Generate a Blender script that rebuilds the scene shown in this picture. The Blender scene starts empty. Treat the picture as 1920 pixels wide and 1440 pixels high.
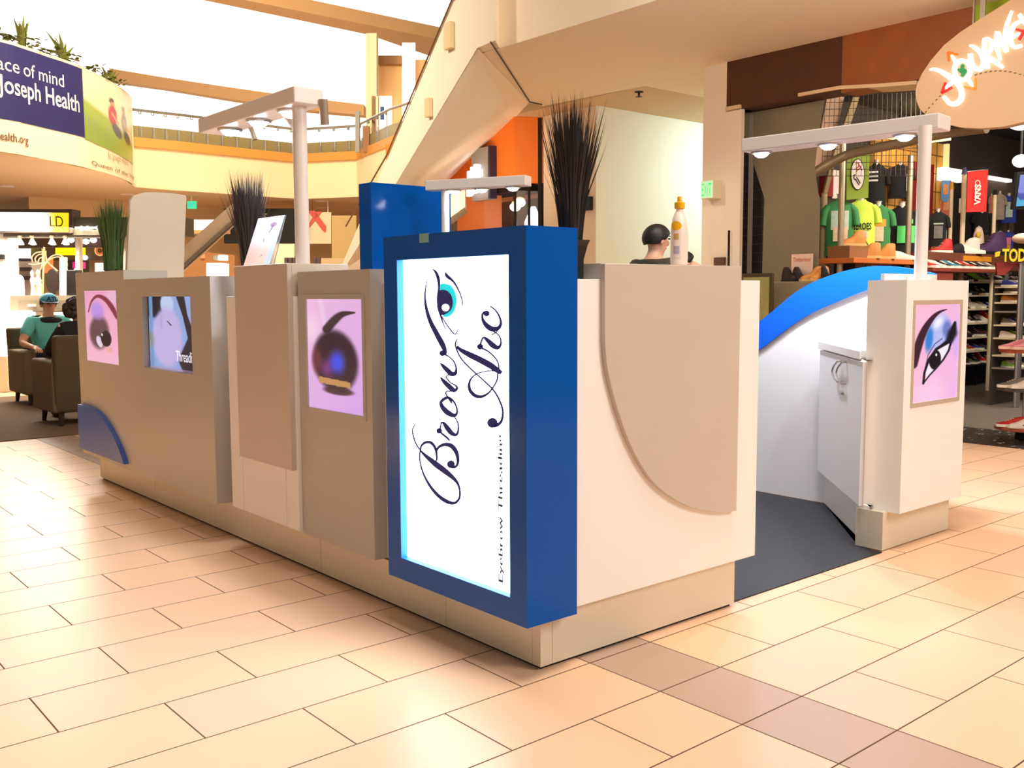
import bpy, bmesh, math, random
from mathutils import Vector, Matrix, Euler
SC = bpy.context.scene
COL = SC.collection
random.seed(7)

# ---------------------------------------------------------------- camera
FPX, YAW, PITCH, ROLL = 1828.3, 0.8703, 0.0924, -0.0044
CAM = Vector((-2.0581, -2.3023, 1.2285))
_f = Vector((math.cos(YAW)*math.cos(PITCH), math.sin(YAW)*math.cos(PITCH), -math.sin(PITCH)))
_r0 = Vector((math.sin(YAW), -math.cos(YAW), 0)); _u0 = _r0.cross(_f)
_r = math.cos(ROLL)*_r0 + math.sin(ROLL)*_u0
_u = -math.sin(ROLL)*_r0 + math.cos(ROLL)*_u0
cd = bpy.data.cameras.new('camera'); cam = bpy.data.objects.new('camera', cd); COL.objects.link(cam)
cd.sensor_fit = 'HORIZONTAL'; cd.sensor_width = 36.0; cd.lens = FPX*36.0/1920; cd.clip_end = 200
cam.matrix_world = Matrix(((_r.x, _u.x, -_f.x, CAM.x), (_r.y, _u.y, -_f.y, CAM.y), (_r.z, _u.z, -_f.z, CAM.z), (0, 0, 0, 1)))
SC.camera = cam
vs = SC.view_settings
SC.display_settings.display_device = 'sRGB'
vs.view_transform = 'Standard'; vs.look = 'None'; vs.exposure = 0.0; vs.gamma = 1.0; vs.use_curve_mapping = False

# ---------------------------------------------------------------- world and lights
W = bpy.data.worlds.new('mall_daylight'); SC.world = W; W.use_nodes = True
bg = W.node_tree.nodes['Background']; bg.inputs[0].default_value = (1.0, 0.87, 0.72, 1); bg.inputs[1].default_value = 0.26

def area(name, loc, target, size, power, color, sy=None, spread=None):
    l = bpy.data.lights.new(name, 'AREA'); l.energy = power; l.color = color; l.size = size
    if sy: l.shape = 'RECTANGLE'; l.size_y = sy
    if spread: l.spread = math.radians(spread)
    o = bpy.data.objects.new(name, l); COL.objects.link(o); o.location = loc
    o.rotation_euler = (Vector(target)-Vector(loc)).to_track_quat('-Z', 'Y').to_euler()
    return o
WARM = (1.0, 0.84, 0.66); SOFTW = (1.0, 0.91, 0.80); COOL = (0.84, 0.88, 1.0)
area('corridor_light', (2.6, -5.0, 4.4), (1.2, 0.0, 0.6), 2.2, 212, (1.0, 0.94, 0.89))
area('atrium_light', (0.35, -1.1, 8.0), (0.2, -1.0, 0), 2.4, 405, (1.0, 0.90, 0.79))
area('seating_floor_fill', (-2.7, 5.6, 6.5), (-2.4, 5.0, 0), 1.2, 80, (1.0, 0.82, 0.52), spread=42)  # added light, makes the yellow glow that reflections leave on the floor
area('escalator_fill', (-3.0, 7.5, 6.8), (4.2, 7.0, 3.2), 1.5, 62, (1.0, 0.88, 0.68), spread=50)  # added fill to brighten the escalator side, no fitting of its own
area('shop_fascia_fill', (3.2, 1.2, 3.35), (5.85, 2.2, 2.9), 0.8, 42, (1.0, 0.90, 0.78))  # added fill to brighten the shop fascias, no fitting of its own
area('rear_atrium_light', (3.5, 10.5, 7.6), (8.0, 18.6, 3.8), 3.0, 930, (1.0, 0.87, 0.62))
area('rear_soffit_fill', (4.5, 15.5, 0.5), (4.8, 15.8, 3.4), 5.0, 170, (1.0, 0.86, 0.66))  # added upward fill near the floor, stands in for bounce onto the soffit
area('shop_ceiling_light', (8.4, 1.4, 3.3), (8.4, 2.4, 0.6), 2.2, 210, (1.0, 0.90, 0.76), sy=3.0)
area('shop_front_light', (7.0, 1.6, 3.2), (8.2, 3.6, 1.5), 0.8, 60, (1.0, 0.90, 0.76))
area('hall_light', (8.8, 5.0, 3.3), (8.4, 6.1, 1.4), 1.2, 72, (0.62, 0.94, 0.98))
area('orange_fascia_fill', (4.4, 6.3, 1.9), (6.2, 7.9, 2.95), 0.4, 5, (1.0, 0.86, 0.66), spread=60)  # fill added in front of the shop, standing in for its track spots

# ---------------------------------------------------------------- measuring helpers (sight line met with a real plane)
def ray(u, v): return _f*FPX + _r*(u-960) - _u*(v-720)
def on(u, v, ax, val):
    r = ray(u, v); return CAM + r*((val-CAM[ax])/r[ax])
def onp(u, v, P, n):
    r = ray(u, v); P = Vector(P); n = Vector(n); return CAM + r*((P-CAM).dot(n)/r.dot(n))

# ---------------------------------------------------------------- materials
def lin(c):
    if isinstance(c, str): c = tuple(int(c[i:i+2], 16) for i in (0, 2, 4))
    f = lambda x: (x/255)/12.92 if x/255 <= .04045 else ((x/255+.055)/1.055)**2.4
    return tuple(f(x) for x in c)
MC = {}
def mat(name, c, rough=.5, metal=0., emit=None, es=0., noise=0., nscale=20., spec=.5, alpha=None, coat=0., bump=0.):
    if name in MC: return MC[name]
    m = bpy.data.materials.new(name); m.use_nodes = True; nt = m.node_tree; b = nt.nodes['Principled BSDF']
    col = lin(c) + (1,)
    b.inputs['Base Color'].default_value = col; b.inputs['Roughness'].default_value = rough; b.inputs['Metallic'].default_value = metal
    b.inputs['Specular IOR Level'].default_value = spec; b.inputs['Coat Weight'].default_value = coat; b.inputs['Coat Roughness'].default_value = .05
    tc = nt.nodes.new('ShaderNodeTexCoord'); n = nt.nodes.new('ShaderNodeTexNoise'); n.inputs['Scale'].default_value = nscale; n.inputs['Detail'].default_value = 4
    nt.links.new(tc.outputs['Object'], n.inputs['Vector'])
    r = nt.nodes.new('ShaderNodeMapRange'); lo, hi = (.31, .36) if .25 <= rough <= .35 else (max(0, rough-.05), min(1, rough+.05)); r.inputs[3].default_value = lo; r.inputs[4].default_value = hi
    nt.links.new(n.outputs['Fac'], r.inputs[0]); nt.links.new(r.outputs[0], b.inputs['Roughness'])
    if noise:
        mx = nt.nodes.new('ShaderNodeMix'); mx.data_type = 'RGBA'; mx.inputs[6].default_value = tuple(x*(1-noise) for x in col[:3])+(1,); mx.inputs[7].default_value = tuple(min(1, x*(1+noise)) for x in col[:3])+(1,)
        nt.links.new(n.outputs['Fac'], mx.inputs[0]); nt.links.new(mx.outputs[2], b.inputs['Base Color'])
    if bump:
        bp = nt.nodes.new('ShaderNodeBump'); bp.inputs['Strength'].default_value = bump; bp.inputs['Distance'].default_value = .01
        nt.links.new(n.outputs['Fac'], bp.inputs['Height']); nt.links.new(bp.outputs[0], b.inputs['Normal'])
    if emit is not None:
        b.inputs['Emission Color'].default_value = lin(emit)+(1,); b.inputs['Emission Strength'].default_value = es
    if alpha is not None:
        b.inputs['Transmission Weight'].default_value = alpha; b.inputs['IOR'].default_value = 1.1
    MC[name] = m; return m
def vcol_mat(name, es, base=.25, rough=.35):
    if name in MC: return MC[name]
    m = bpy.data.materials.new(name); m.use_nodes = True; nt = m.node_tree; b = nt.nodes['Principled BSDF']
    a = nt.nodes.new('ShaderNodeAttribute'); a.attribute_name = 'print'
    ml = nt.nodes.new('ShaderNodeMix'); ml.data_type = 'RGBA'; ml.blend_type = 'MULTIPLY'; ml.inputs[0].default_value = 1; k = .25 if es else 1; ml.inputs[7].default_value = (k, k, k, 1)
    nt.links.new(a.outputs['Color'], ml.inputs[6]); nt.links.new(ml.outputs[2], b.inputs['Base Color']); b.inputs['Roughness'].default_value = rough
    if es: nt.links.new(a.outputs['Color'], b.inputs['Emission Color']); b.inputs['Emission Strength'].default_value = es
    MC[name] = m; return m

# ---------------------------------------------------------------- mesh builder
class MB:
    def __init__(s): s.v = []; s.f = []; s.mi = []; s.m = 0
    def add(s, vs_, fs):
        k = len(s.v); s.v += [tuple(p) for p in vs_]
        for f in fs: s.f.append(tuple(i+k for i in f)); s.mi.append(s.m)
        return s
    def box(s, x0, x1, y0, y1, z0, z1, M=None):
        p = [Vector((x, y, z)) for z in (z0, z1) for y in (y0, y1) for x in (x0, x1)]
        if M: p = [M @ q for q in p]
        return s.add(p, [(0, 2, 3, 1), (4, 5, 7, 6), (0, 1, 5, 4), (2, 6, 7, 3), (0, 4, 6, 2), (1, 3, 7, 5)])
    def prism(s, pts, vec):
        n = len(pts); a = [Vector(p) for p in pts]; b = [p+Vector(vec) for p in a]
        return s.add(a+b, [tuple(range(n))[::-1], tuple(range(n, 2*n))]+[(i, (i+1) % n, n+(i+1) % n, n+i) for i in range(n)])
    def face(s, pts): return s.add(pts, [tuple(range(len(pts)))])
    def strip(s, A, B, close=False):
        n = len(A); return s.add(list(A)+list(B), [(i, (i+1) % n, n+(i+1) % n, n+i) for i in range(n if close else n-1)])
    def tube(s, pts, r, n=8, r_end=None, caps=True):
        pts = [Vector(p) for p in pts]; N = len(pts); rings = []; up = None
        for i, p in enumerate(pts):
            t = (pts[min(i+1, N-1)]-pts[max(i-1, 0)]).normalized()
            if up is None:
                up = Vector((0, 0, 1)) if abs(t.z) < .9 else Vector((1, 0, 0))
            a = t.cross(up).normalized(); b = a.cross(t).normalized(); up = b
            rr = r[i] if isinstance(r, (list, tuple)) else (r if r_end is None else r+(r_end-r)*i/max(1, N-1))
            rings.append([p+(a*math.cos(2*math.pi*k/n)+b*math.sin(2*math.pi*k/n))*rr for k in range(n)])
        return s.rings(rings, caps)
    def rings(s, rings, caps=True):
        n = len(rings[0]); vv = [p for r in rings for p in r]; ff = []
        for i in range(len(rings)-1):
            for k in range(n): ff.append((i*n+k, i*n+(k+1) % n, (i+1)*n+(k+1) % n, (i+1)*n+k))
        if caps: ff.append(tuple(range(n))[::-1]); ff.append(tuple((len(rings)-1)*n+k for k in range(n)))
        return s.add(vv, ff)
    def lathe(s, prof, c=(0, 0, 0), n=20, sx=1, sy=1):
        c = Vector(c)
        return s.rings([[c+Vector((r*sx*math.cos(2*math.pi*k/n), r*sy*math.sin(2*math.pi*k/n), z)) for k in range(n)] for r, z in prof])
    def ell(s, c, r, nu=14, nv=9, M=None):
        c = Vector(c); r = (r, r, r) if not isinstance(r, (tuple, list)) else r; R = []
        for i in range(nv):
            th = math.pi*(i+.02)/(nv-1+.04)
            ring = []
            for k in range(nu):
                p = Vector((r[0]*math.sin(th)*math.cos(2*math.pi*k/nu), r[1]*math.sin(th)*math.sin(2*math.pi*k/nu), -r[2]*math.cos(th)))
                ring.append(c+(M @ p if M else p))
            R.append(ring)
        return s.rings(R)
    def build(s, name, m, parent=None, smooth=False, bevel=0., bseg=2, world=True):
        me = bpy.data.meshes.new(name); me.from_pydata(s.v, [], s.f); me.update()
        bm = bmesh.new(); bm.from_mesh(me); bmesh.ops.recalc_face_normals(bm, faces=bm.faces); bm.to_mesh(me); bm.free()
        ms = m if isinstance(m, (list, tuple)) else [m]
        for q in ms: me.materials.append(q)
        if len(ms) > 1:
            for p, i in zip(me.polygons, s.mi): p.material_index = i
        if smooth:
            for p in me.polygons: p.use_smooth = True
            if smooth != 'all': me.set_sharp_from_angle(angle=math.radians(38))
        o = bpy.data.objects.new(name, me); COL.objects.link(o)
        if parent:
            o.parent = parent
            if world: o.location = -parent_origin(parent)
        if bevel:
            b = o.modifiers.new('bevel', 'BEVEL'); b.width = bevel; b.segments = bseg; b.limit_method = 'ANGLE'
        return o
def parent_origin(p):
    v = Vector((0, 0, 0))
    while p: v = v+p.location; p = p.parent
    return v
def tag(o, label, cat, group=None, kind=None):
    o['label'] = label; o['category'] = cat
    if group: o['group'] = group
    if kind: o['kind'] = kind
    return o
def T(name, label, cat, loc=(0, 0, 0), group=None, rz=0):
    o = bpy.data.objects.new(name, None); COL.objects.link(o); o.location = loc; o.rotation_euler = (0, 0, rz); o.empty_display_size = .1
    return tag(o, label, cat, group)
def ST(o): o['kind'] = 'structure'; return o
def box(name, x0, x1, y0, y1, z0, z1, m, parent=None, bevel=0.):
    return MB().box(x0, x1, y0, y1, z0, z1).build(name, m, parent, bevel=bevel)
def copy_tree(o, loc, label=None, group=None, rz=None):
    c = o.copy(); COL.objects.link(c); c.location = loc
    if rz is not None: c.rotation_euler = (0, 0, rz)
    if label: c['label'] = label
    if group: c['group'] = group
    for ch in list(o.children):
        d = ch.copy(); COL.objects.link(d); d.parent = c
        for g in list(ch.children):
            e = g.copy(); COL.objects.link(e); e.parent = d
    return c
def smoothline(P, k=6):
    out = []; n = len(P)
    for i in range(n-1):
        p0, p1, p2, p3 = P[max(i-1, 0)], P[i], P[i+1], P[min(i+2, n-1)]
        for j in range(k):
            t = j/k; t2 = t*t; t3 = t2*t
            out.append(tuple(.5*(2*b+(c-a)*t+(2*a-5*b+4*c-d)*t2+(3*b-a-3*c+d)*t3) for a, b, c, d in zip(p0, p1, p2, p3)))
    out.append(tuple(P[-1])); return out
def brush(mb, P, proj, lift, w=1., k=7):
    """calligraphic stroke: points (x, y, width) drawn on a plane through proj(), standing off by lift"""
    L = smoothline([p if len(p) == 3 else (p[0], p[1], 8) for p in P], k); A = []; B = []
    for i, (x, y, ww) in enumerate(L):
        a = L[max(i-1, 0)]; b = L[min(i+1, len(L)-1)]; dx, dy = b[0]-a[0], b[1]-a[1]; d = math.hypot(dx, dy) or 1
        h = max(ww, 1.5)*w/2; A.append(proj(x-dy/d*h, y+dx/d*h)); B.append(proj(x+dy/d*h, y-dx/d*h))
    lift = Vector(lift); n = len(A)
    A2 = [p+lift for p in A]; B2 = [p+lift for p in B]
    mb.strip(A2, B2); mb.strip(A, A2); mb.strip(B, B2)
    mb.face([A[0], A2[0], B2[0], B[0]]); mb.face([A[-1], A2[-1], B2[-1], B[-1]])
def blob(mb, pts, proj, lift, k=None):
    P = [proj(x, y) for x, y in pts]; mb.prism(P, lift)
def circ(x, y, r, n=18, ry=None): return [(x+r*math.cos(2*math.pi*i/n), y+(ry or r)*math.sin(2*math.pi*i/n)) for i in range(n)]
def text_pts(s, size=1., res=3, shear=0., bold=0.):
    cu = bpy.data.curves.new('lettering', 'FONT'); cu.body = s; cu.size = size; cu.resolution_u = res; cu.shear = shear; cu.offset = bold; cu.fill_mode = 'FRONT'
    o = bpy.data.objects.new('lettering', cu); COL.objects.link(o)
    dg = bpy.context.evaluated_depsgraph_get(); me = bpy.data.meshes.new_from_object(o.evaluated_get(dg))
    v = [tuple(p.co) for p in me.vertices]; f = [tuple(p.vertices) for p in me.polygons]
    bpy.data.objects.remove(o); bpy.data.curves.remove(cu); bpy.data.meshes.remove(me)
    return v, f
def text(name, s, m, origin, ex, ey, width=None, height=None, parent=None, lift=.004, shear=0., bold=0., kw=None):
    """lettering laid on a plane: ex reading direction, ey up the letters; fitted to width/height"""
    v, f = text_pts(s, 1., 3, shear, bold)
    x0 = min(p[0] for p in v); x1 = max(p[0] for p in v); y0 = min(p[1] for p in v); y1 = max(p[1] for p in v)
    kx = width/(x1-x0) if width else None; ky = height/(y1-y0) if height else None
    kx = kx or ky; ky = ky or kx
    ex = Vector(ex).normalized(); ey = Vector(ey).normalized(); n = ex.cross(ey); O = Vector(origin)
    mb = MB(); mb.add([O+ex*(p[0]-x0)*kx+ey*(p[1]-y0)*ky+n*lift for p in v], f)
    return mb.build(name, m, parent)
def picture(name, corner, eu, ev, nx, ny, fn, m, parent=None):
    """a printed picture: fine grid, colour per point; corner = top left, eu to the right, ev downwards"""
    corner = Vector(corner); eu = Vector(eu); ev = Vector(ev); vv = []; cc = []
    for j in range(ny+1):
        for i in range(nx+1):
            u, v = i/nx, j/ny; vv.append(corner+eu*u+ev*v); cc.append(fn(u, v))
    ff = [(j*(nx+1)+i, j*(nx+1)+i+1, (j+1)*(nx+1)+i+1, (j+1)*(nx+1)+i) for j in range(ny) for i in range(nx)]
    mb = MB(); mb.add(vv, ff); o = mb.build(name, m, parent)
    ca = o.data.color_attributes.new('print', 'FLOAT_COLOR', 'POINT')
    for i, c in enumerate(cc): ca.data[i].color = lin(tuple(max(0, min(255, x)) for x in c))+(1,)
    return o
def sst(a, b, x):
    if a == b: return float(x > a)
    t = max(0., min(1., (x-a)/(b-a))); return t*t*(3-2*t)
def mixc(a, b, t): return tuple(x+(y-x)*t for x, y in zip(a, b))
def ed(u, v, cx, cy, rx, ry, ang=0.):
    c, s = math.cos(ang), math.sin(ang); x, y = u-cx, v-cy
    return math.hypot((x*c+y*s)/rx, (-x*s+y*c)/ry)
def seg_d(u, v, P, asp=1.):
    best = (9, 0)
    for i in range(len(P)-1):
        ax, ay = P[i][0], P[i][1]*asp; bx, by = P[i+1][0], P[i+1][1]*asp; px_, py = u, v*asp
        dx, dy = bx-ax, by-ay; t = max(0, min(1, ((px_-ax)*dx+(py-ay)*dy)/(dx*dx+dy*dy+1e-9)))
        w = P[i][2]+(P[i+1][2]-P[i][2])*t; d = math.hypot(px_-ax-dx*t, py-ay-dy*t)/w
        if d < best[0]: best = (d, t)
    return best[0]
ORD = ['first', 'second', 'third', 'fourth', 'fifth', 'sixth', 'seventh', 'eighth', 'ninth', 'tenth', 'eleventh', 'twelfth', 'thirteenth', 'fourteenth']

# ---------------------------------------------------------------- common materials
M_WHITE = mat('white laminate', (252, 248, 244), .38, noise=.015, nscale=3)
M_GREIGE = mat('greige laminate', (206, 192, 178), .42, noise=.02, nscale=3)
M_PANEL = mat('putty laminate', (190, 183, 173), .36, noise=.02, nscale=3)
M_KICK = mat('brushed champagne metal', (224, 216, 196), .36, .2, noise=.03, nscale=60)
M_BLUE = mat('glossy blue acrylic', (0, 84, 178), .10, coat=.0, spec=.22)
M_BLUE2 = mat('blue painted edge', (0, 98, 226), .4)
M_DARK = mat('black shadow gap', (20, 16, 14), .8)
M_STEEL = mat('satin steel', (190, 188, 184), .3, .9)
M_BLACKPL = mat('black ceramic', (22, 18, 18), .35)
M_METALW = mat('white powder coat', (238, 228, 222), .35)
M_NAVY = mat('navy vinyl lettering', (36, 32, 80), .6, spec=.2, emit=(42, 38, 84), es=.7)
M_CREAM = mat('cream painted plaster', (248, 226, 186), .75, noise=.02, nscale=2)
M_BEIGE = mat('beige painted plaster', (226, 192, 152), .8, noise=.02, nscale=2)
M_SOFF = mat('tan soffit plaster', (214, 184, 144), .85, noise=.02, nscale=2)
M_BLACK = mat('flat black', (14, 12, 12), .7)
M_GLOW = mat('lamp glow', (255, 255, 255), .5, emit=(236, 240, 255), es=22)
M_DLGLOW = mat('downlight glow', (255, 255, 255), .5, emit=(255, 240, 215), es=7)
M_ORANGE = mat('orange panel', (236, 124, 34), .5, noise=.03, nscale=2)
M_GREYF = mat('shopfront grey', (150, 142, 132), .5)
M_WOODO = mat('orange stained shelf', (205, 110, 52), .5, noise=.1, nscale=9)

# ================================================================= SETTING: floor
def floor_mat():
    m = bpy.data.materials.new('peach porcelain tile'); m.use_nodes = True; nt = m.node_tree; b = nt.nodes['Principled BSDF']; L = nt.links
    def M(op, a, b_=None, c=None):
        n = nt.nodes.new('ShaderNodeMath'); n.operation = op
        for i, x in enumerate((a, b_, c)):
            if x is None: continue
            if isinstance(x, (int, float)): n.inputs[i].default_value = x
            else: L.new(x, n.inputs[i])
        return n.outputs[0]
    tc = nt.nodes.new('ShaderNodeTexCoord'); sp = nt.nodes.new('ShaderNodeSeparateXYZ'); L.new(tc.outputs['Object'], sp.inputs[0])
    U = M('DIVIDE', M('SUBTRACT', sp.outputs[0], .1708), .3002); V = M('DIVIDE', M('SUBTRACT', M('SUBTRACT', sp.outputs[1], M('MULTIPLY', sp.outputs[0], .0033)), -.3641), .3077)
    row = M('FLOOR', V); fv = M('SUBTRACT', V, row)
    par = M('FLOORED_MODULO', row, 2.0)
    h = M('DIVIDE', M('SUBTRACT', U, par), 2.0); colm = M('FLOOR', h); fu = M('MULTIPLY', M('SUBTRACT', h, colm), 2.0)
    band = M('MULTIPLY', M('GREATER_THAN', U, 0.0), M('LESS_THAN', U, 1.0))
    du = M('MINIMUM', fu, M('SUBTRACT', 2.0, fu)); dv = M('MINIMUM', fv, M('SUBTRACT', 1.0, fv))
    db = M('MINIMUM', M('ABSOLUTE', U), M('ABSOLUTE', M('SUBTRACT', U, 1.0)))
    du2 = M('MINIMUM', du, db); d = M('MINIMUM', du2, dv)
    g = nt.nodes.new('ShaderNodeMapRange'); g.interpolation_type = 'SMOOTHSTEP'; L.new(d, g.inputs[0]); g.inputs[1].default_value = .005; g.inputs[2].default_value = .011; g.inputs[3].default_value = 1; g.inputs[4].default_value = 0
    wn = nt.nodes.new('ShaderNodeTexWhiteNoise'); wn.noise_dimensions = '2D'; cb = nt.nodes.new('ShaderNodeCombineXYZ'); L.new(colm, cb.inputs[0]); L.new(row, cb.inputs[1]); L.new(cb.outputs[0], wn.inputs['Vector'])
    def mix(fac, a, c):
        n = nt.nodes.new('ShaderNodeMix'); n.data_type = 'RGBA'
        for i, x in ((0, fac), (6, a), (7, c)):
            if hasattr(x, 'is_linked') or not isinstance(x, (tuple, float, int)): L.new(x, n.inputs[i])
            else: n.inputs[i].default_value = x
        return n.outputs[2]
    ns = nt.nodes.new('ShaderNodeTexNoise'); ns.inputs['Scale'].default_value = 5; ns.inputs['Detail'].default_value = 5; L.new(tc.outputs['Object'], ns.inputs['Vector'])
    t1 = mix(wn.outputs['Value'], lin((236, 192, 158))+(1,), lin((240, 194, 152))+(1,))
    t1 = mix(M('MULTIPLY', ns.outputs['Fac'], .12), t1, lin((236, 206, 176))+(1,))
    t2 = mix(band, t1, lin((190, 158, 136))+(1,))
    t3 = mix(g.outputs[0], t2, lin((92, 62, 42))+(1,))
    L.new(t3, b.inputs['Base Color']); b.inputs['Specular IOR Level'].default_value = .36
    rr = M('ADD', M('MULTIPLY', g.outputs[0], .5), M('ADD', .315, M('MULTIPLY', ns.outputs['Fac'], .03))); L.new(rr, b.inputs['Roughness'])
    bp = nt.nodes.new('ShaderNodeBump'); bp.inputs['Strength'].default_value = .35; bp.inputs['Distance'].default_value = .004; bp.invert = True
    L.new(g.outputs[0], bp.inputs['Height']); L.new(bp.outputs[0], b.inputs['Normal'])
    return m
ST(box('floor', -9, 16, -8, 26, -.1, 0, floor_mat()))

# ================================================================= KIOSK
tag(MB().prism([Vector(q) for q in ((1.03, .026, 0), (2.19, .026, 0), (2.19, .10, 0), (2.93, .78, 0), (2.93, 4.40, 0), (1.03, 4.40, 0))], (0, 0, .005)).build('kiosk_floor_mat', mat('charcoal rubber mat', (24, 22, 30), .7, noise=.06, nscale=40)), 'dark charcoal mat covering the floor inside the kiosk entrance', 'mat')

# plinth
pl = T('kiosk_plinth', 'brushed champagne metal plinth running under the left and front of the kiosk', 'plinth', (.5, .5, 0))
for a, b in ((.04, .52), (.52, 1.4443), (1.4443, 2.55), (2.55, 3.431), (3.431, 4.442)):
    box('kick_plate', 0, .05, a+.0012, b-.0012, .012, .180, M_KICK, pl)
for a, b in ((.0, .0515), (.0535, 1.0226)): box('kick_plate', a, b, 0, .04, .012, .180, M_KICK, pl)
box('kick_plate', .98, 1.0226, .04, .5, .012, .180, M_KICK, pl)
box('shadow_gap', .012, 1.01, .012, 4.42, .0005, .03, M_DARK, pl)

# --- blue light box sign
X0, X1, Y0, Y1, Z0, Z1 = -.1064, .1102, -.0558, .7349, .1814, 1.4344
OY0, OY1, OZ0, OZ1 = .027, .6501, .2613, 1.3502
sg = T('light_box_sign', 'tall glossy blue light box sign with white lit panel on the kiosk corner', 'sign', (0, .34, Z0))
fr = MB()
fr.box(X0, X1, Y0, OY0, Z0, Z1); fr.box(X0, X1, OY1, Y1, Z0, Z1); fr.box(X0, X1, OY0, OY1, Z0, OZ0); fr.box(X0, X1, OY0, OY1, OZ1, Z1); fr.box(X0+.06, X1, OY0, OY1, OZ0, OZ1)
frm = fr.build('housing', M_BLUE, sg)
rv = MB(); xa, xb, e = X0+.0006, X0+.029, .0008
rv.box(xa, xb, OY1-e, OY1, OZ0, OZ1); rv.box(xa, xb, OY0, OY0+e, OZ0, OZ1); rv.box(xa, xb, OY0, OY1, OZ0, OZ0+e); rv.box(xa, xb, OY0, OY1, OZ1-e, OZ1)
rv.build('reveal_glow_liner', mat('reveal blue with glow painted in', (16, 128, 214), .5), sg)  # lighter than the housing: overexposed panel glow painted into the liner's blue
XP = X0+.028
box('light_panel', XP, XP+.02, OY0+.0005, OY1-.0005, OZ0+.0005, OZ1-.0005, mat('lit opal acrylic', (255, 255, 255), .4, emit=(238, 246, 255), es=6.5), sg)
sp_ = lambda x, y: on(700+x/3.6, 460+y/3.6, 0, XP)
LIFT = (-.0015, 0, 0)
NB = MB()
for P in (
    [(363, 228, 3), (350, 330, 9), (358, 420, 18), (385, 510, 27), (430, 600, 34), (468, 670, 36), (486, 715, 24), (488, 738, 12)],
    [(462, 735, 24), (485, 738, 12), (520, 758, 8), (548, 790, 9), (560, 830, 12), (555, 862, 24), (530, 868, 32), (500, 842, 32), (470, 812, 22), (455, 795, 6)],
    [(535, 872, 8), (505, 876, 7), (495, 892, 8), (520, 925, 8), (556, 945, 10), (566, 965, 16), (545, 978, 28), (510, 950, 34), (475, 915, 24), (455, 890, 7)],
    [(540, 985, 8), (500, 985, 8), (490, 1000, 8), (510, 1030, 10), (535, 1045, 12)],
    [(480, 1035, 22), (458, 1060, 20), (470, 1095, 30), (505, 1130, 36), (545, 1148, 26), (566, 1130, 14), (562, 1090, 10), (540, 1050, 12), (508, 1028, 18), (480, 1035, 22)],
    [(500, 1020, 8), (530, 1065, 7), (520, 1030, 7)],
    [(545, 1150, 7), (572, 1200, 8), (574, 1250, 12), (560, 1278, 20), (530, 1268, 30), (500, 1232, 32), (478, 1202, 20), (462, 1195, 10), (456, 1215, 8), (452, 1240, 10)],
    [(440, 1250, 12), (470, 1275, 13), (500, 1300, 13), (517, 1318, 10)],
    [(283, 1208, 6), (266, 1245, 7), (272, 1290, 8), (292, 1345, 8), (325, 1390, 8), (330, 1400, 6)],
    [(318, 1390, 9), (325, 1355, 12), (350, 1332, 18), (385, 1330, 20), (412, 1355, 18), (426, 1395, 14), (430, 1440, 12), (425, 1455, 8)],
    [(424, 1400, 10), (440, 1365, 16), (480, 1345, 24), (525, 1352, 30), (558, 1390, 28), (572, 1440, 20), (568, 1480, 16), (548, 1498, 18), (528, 1495, 20)],
    [(318, 1385, 10), (360, 1425, 24), (420, 1475, 38), (480, 1520, 38), (540, 1570, 26), (572, 1610, 16), (585, 1660, 12), (580, 1710, 14), (545, 1740, 20), (490, 1725, 26), (430, 1680, 22), (375, 1610, 16), (335, 1530, 10), (315, 1450, 8), (316, 1390, 8)],
): brush(NB, P, sp_, LIFT)
for c in (circ(468, 728, 20), circ(446, 1252, 19), circ(525, 1478, 26)): blob(NB, c, sp_, LIFT)
NB.build('script_word_brow', M_NAVY, sg)
NA = MB()
for P in (
    [(568, 633, 7), (556, 660, 8), (562, 700, 9), (595, 765, 9), (650, 825, 9), (705, 875, 9), (760, 925, 9), (810, 975, 10), (850, 1040, 11), (875, 1115, 12), (868, 1180, 16), (845, 1208, 22), (815, 1215, 34)],
    [(566, 680, 14), (590, 705, 26), (650, 738, 38), (720, 772, 42), (790, 810, 42), (845, 848, 34), (866, 862, 22)],
    [(842, 862, 9), (836, 910, 9), (815, 950, 9), (780, 995, 12), (735, 1020, 20), (690, 1015, 24), (655, 980, 22), (648, 935, 16), (665, 895, 10), (705, 865, 8), (755, 852, 8), (800, 846, 8), (840, 852, 8)],
    [(850, 835, 8), (842, 790, 8), (815, 750, 9), (775, 715, 10), (735, 695, 12)],
    [(722, 690, 18), (728, 655, 10), (745, 622, 12), (772, 640, 26), (808, 675, 36), (842, 690, 26), (862, 665, 12), (858, 625, 8), (835, 595, 8), (800, 575, 8)],
    [(790, 410, 8), (825, 438, 9), (852, 480, 12), (862, 525, 16), (845, 558, 26), (805, 565, 36), (765, 540, 32), (740, 500, 18), (738, 465, 12), (755, 448, 16)],
    [(845, 560, 8), (832, 585, 7), (800, 605, 7)],
): brush(NA, P, sp_, LIFT)
for c in (circ(805, 1198, 34), circ(722, 684, 20), circ(765, 460, 20)): blob(NA, c, sp_, LIFT)
NA.build('script_word_arc', M_NAVY, sg)
NE = MB()
for P in ([(400, 158, 3), (425, 185, 18), (442, 235, 20), (444, 290, 13), (436, 350, 12), (440, 420, 13), (455, 470, 12), (470, 520, 7), (497, 587, 2)],
          [(462, 478, 6), (500, 540, 7), (552, 600, 8), (575, 557, 2)], [(487, 180, 3), (500, 208, 22), (542, 245, 14), (580, 310, 8), (602, 375, 6), (601, 427, 2)]): brush(NE, P, sp_, LIFT)
blob(NE, smoothline([(446, 305), (470, 300), (496, 306), (524, 332), (538, 380), (530, 428), (503, 456), (470, 472)], 5)+[(446, 460), (434, 385)], sp_, (-.0022, 0, 0))
NE.build('eye_emblem_lines', M_NAVY, sg)
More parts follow.
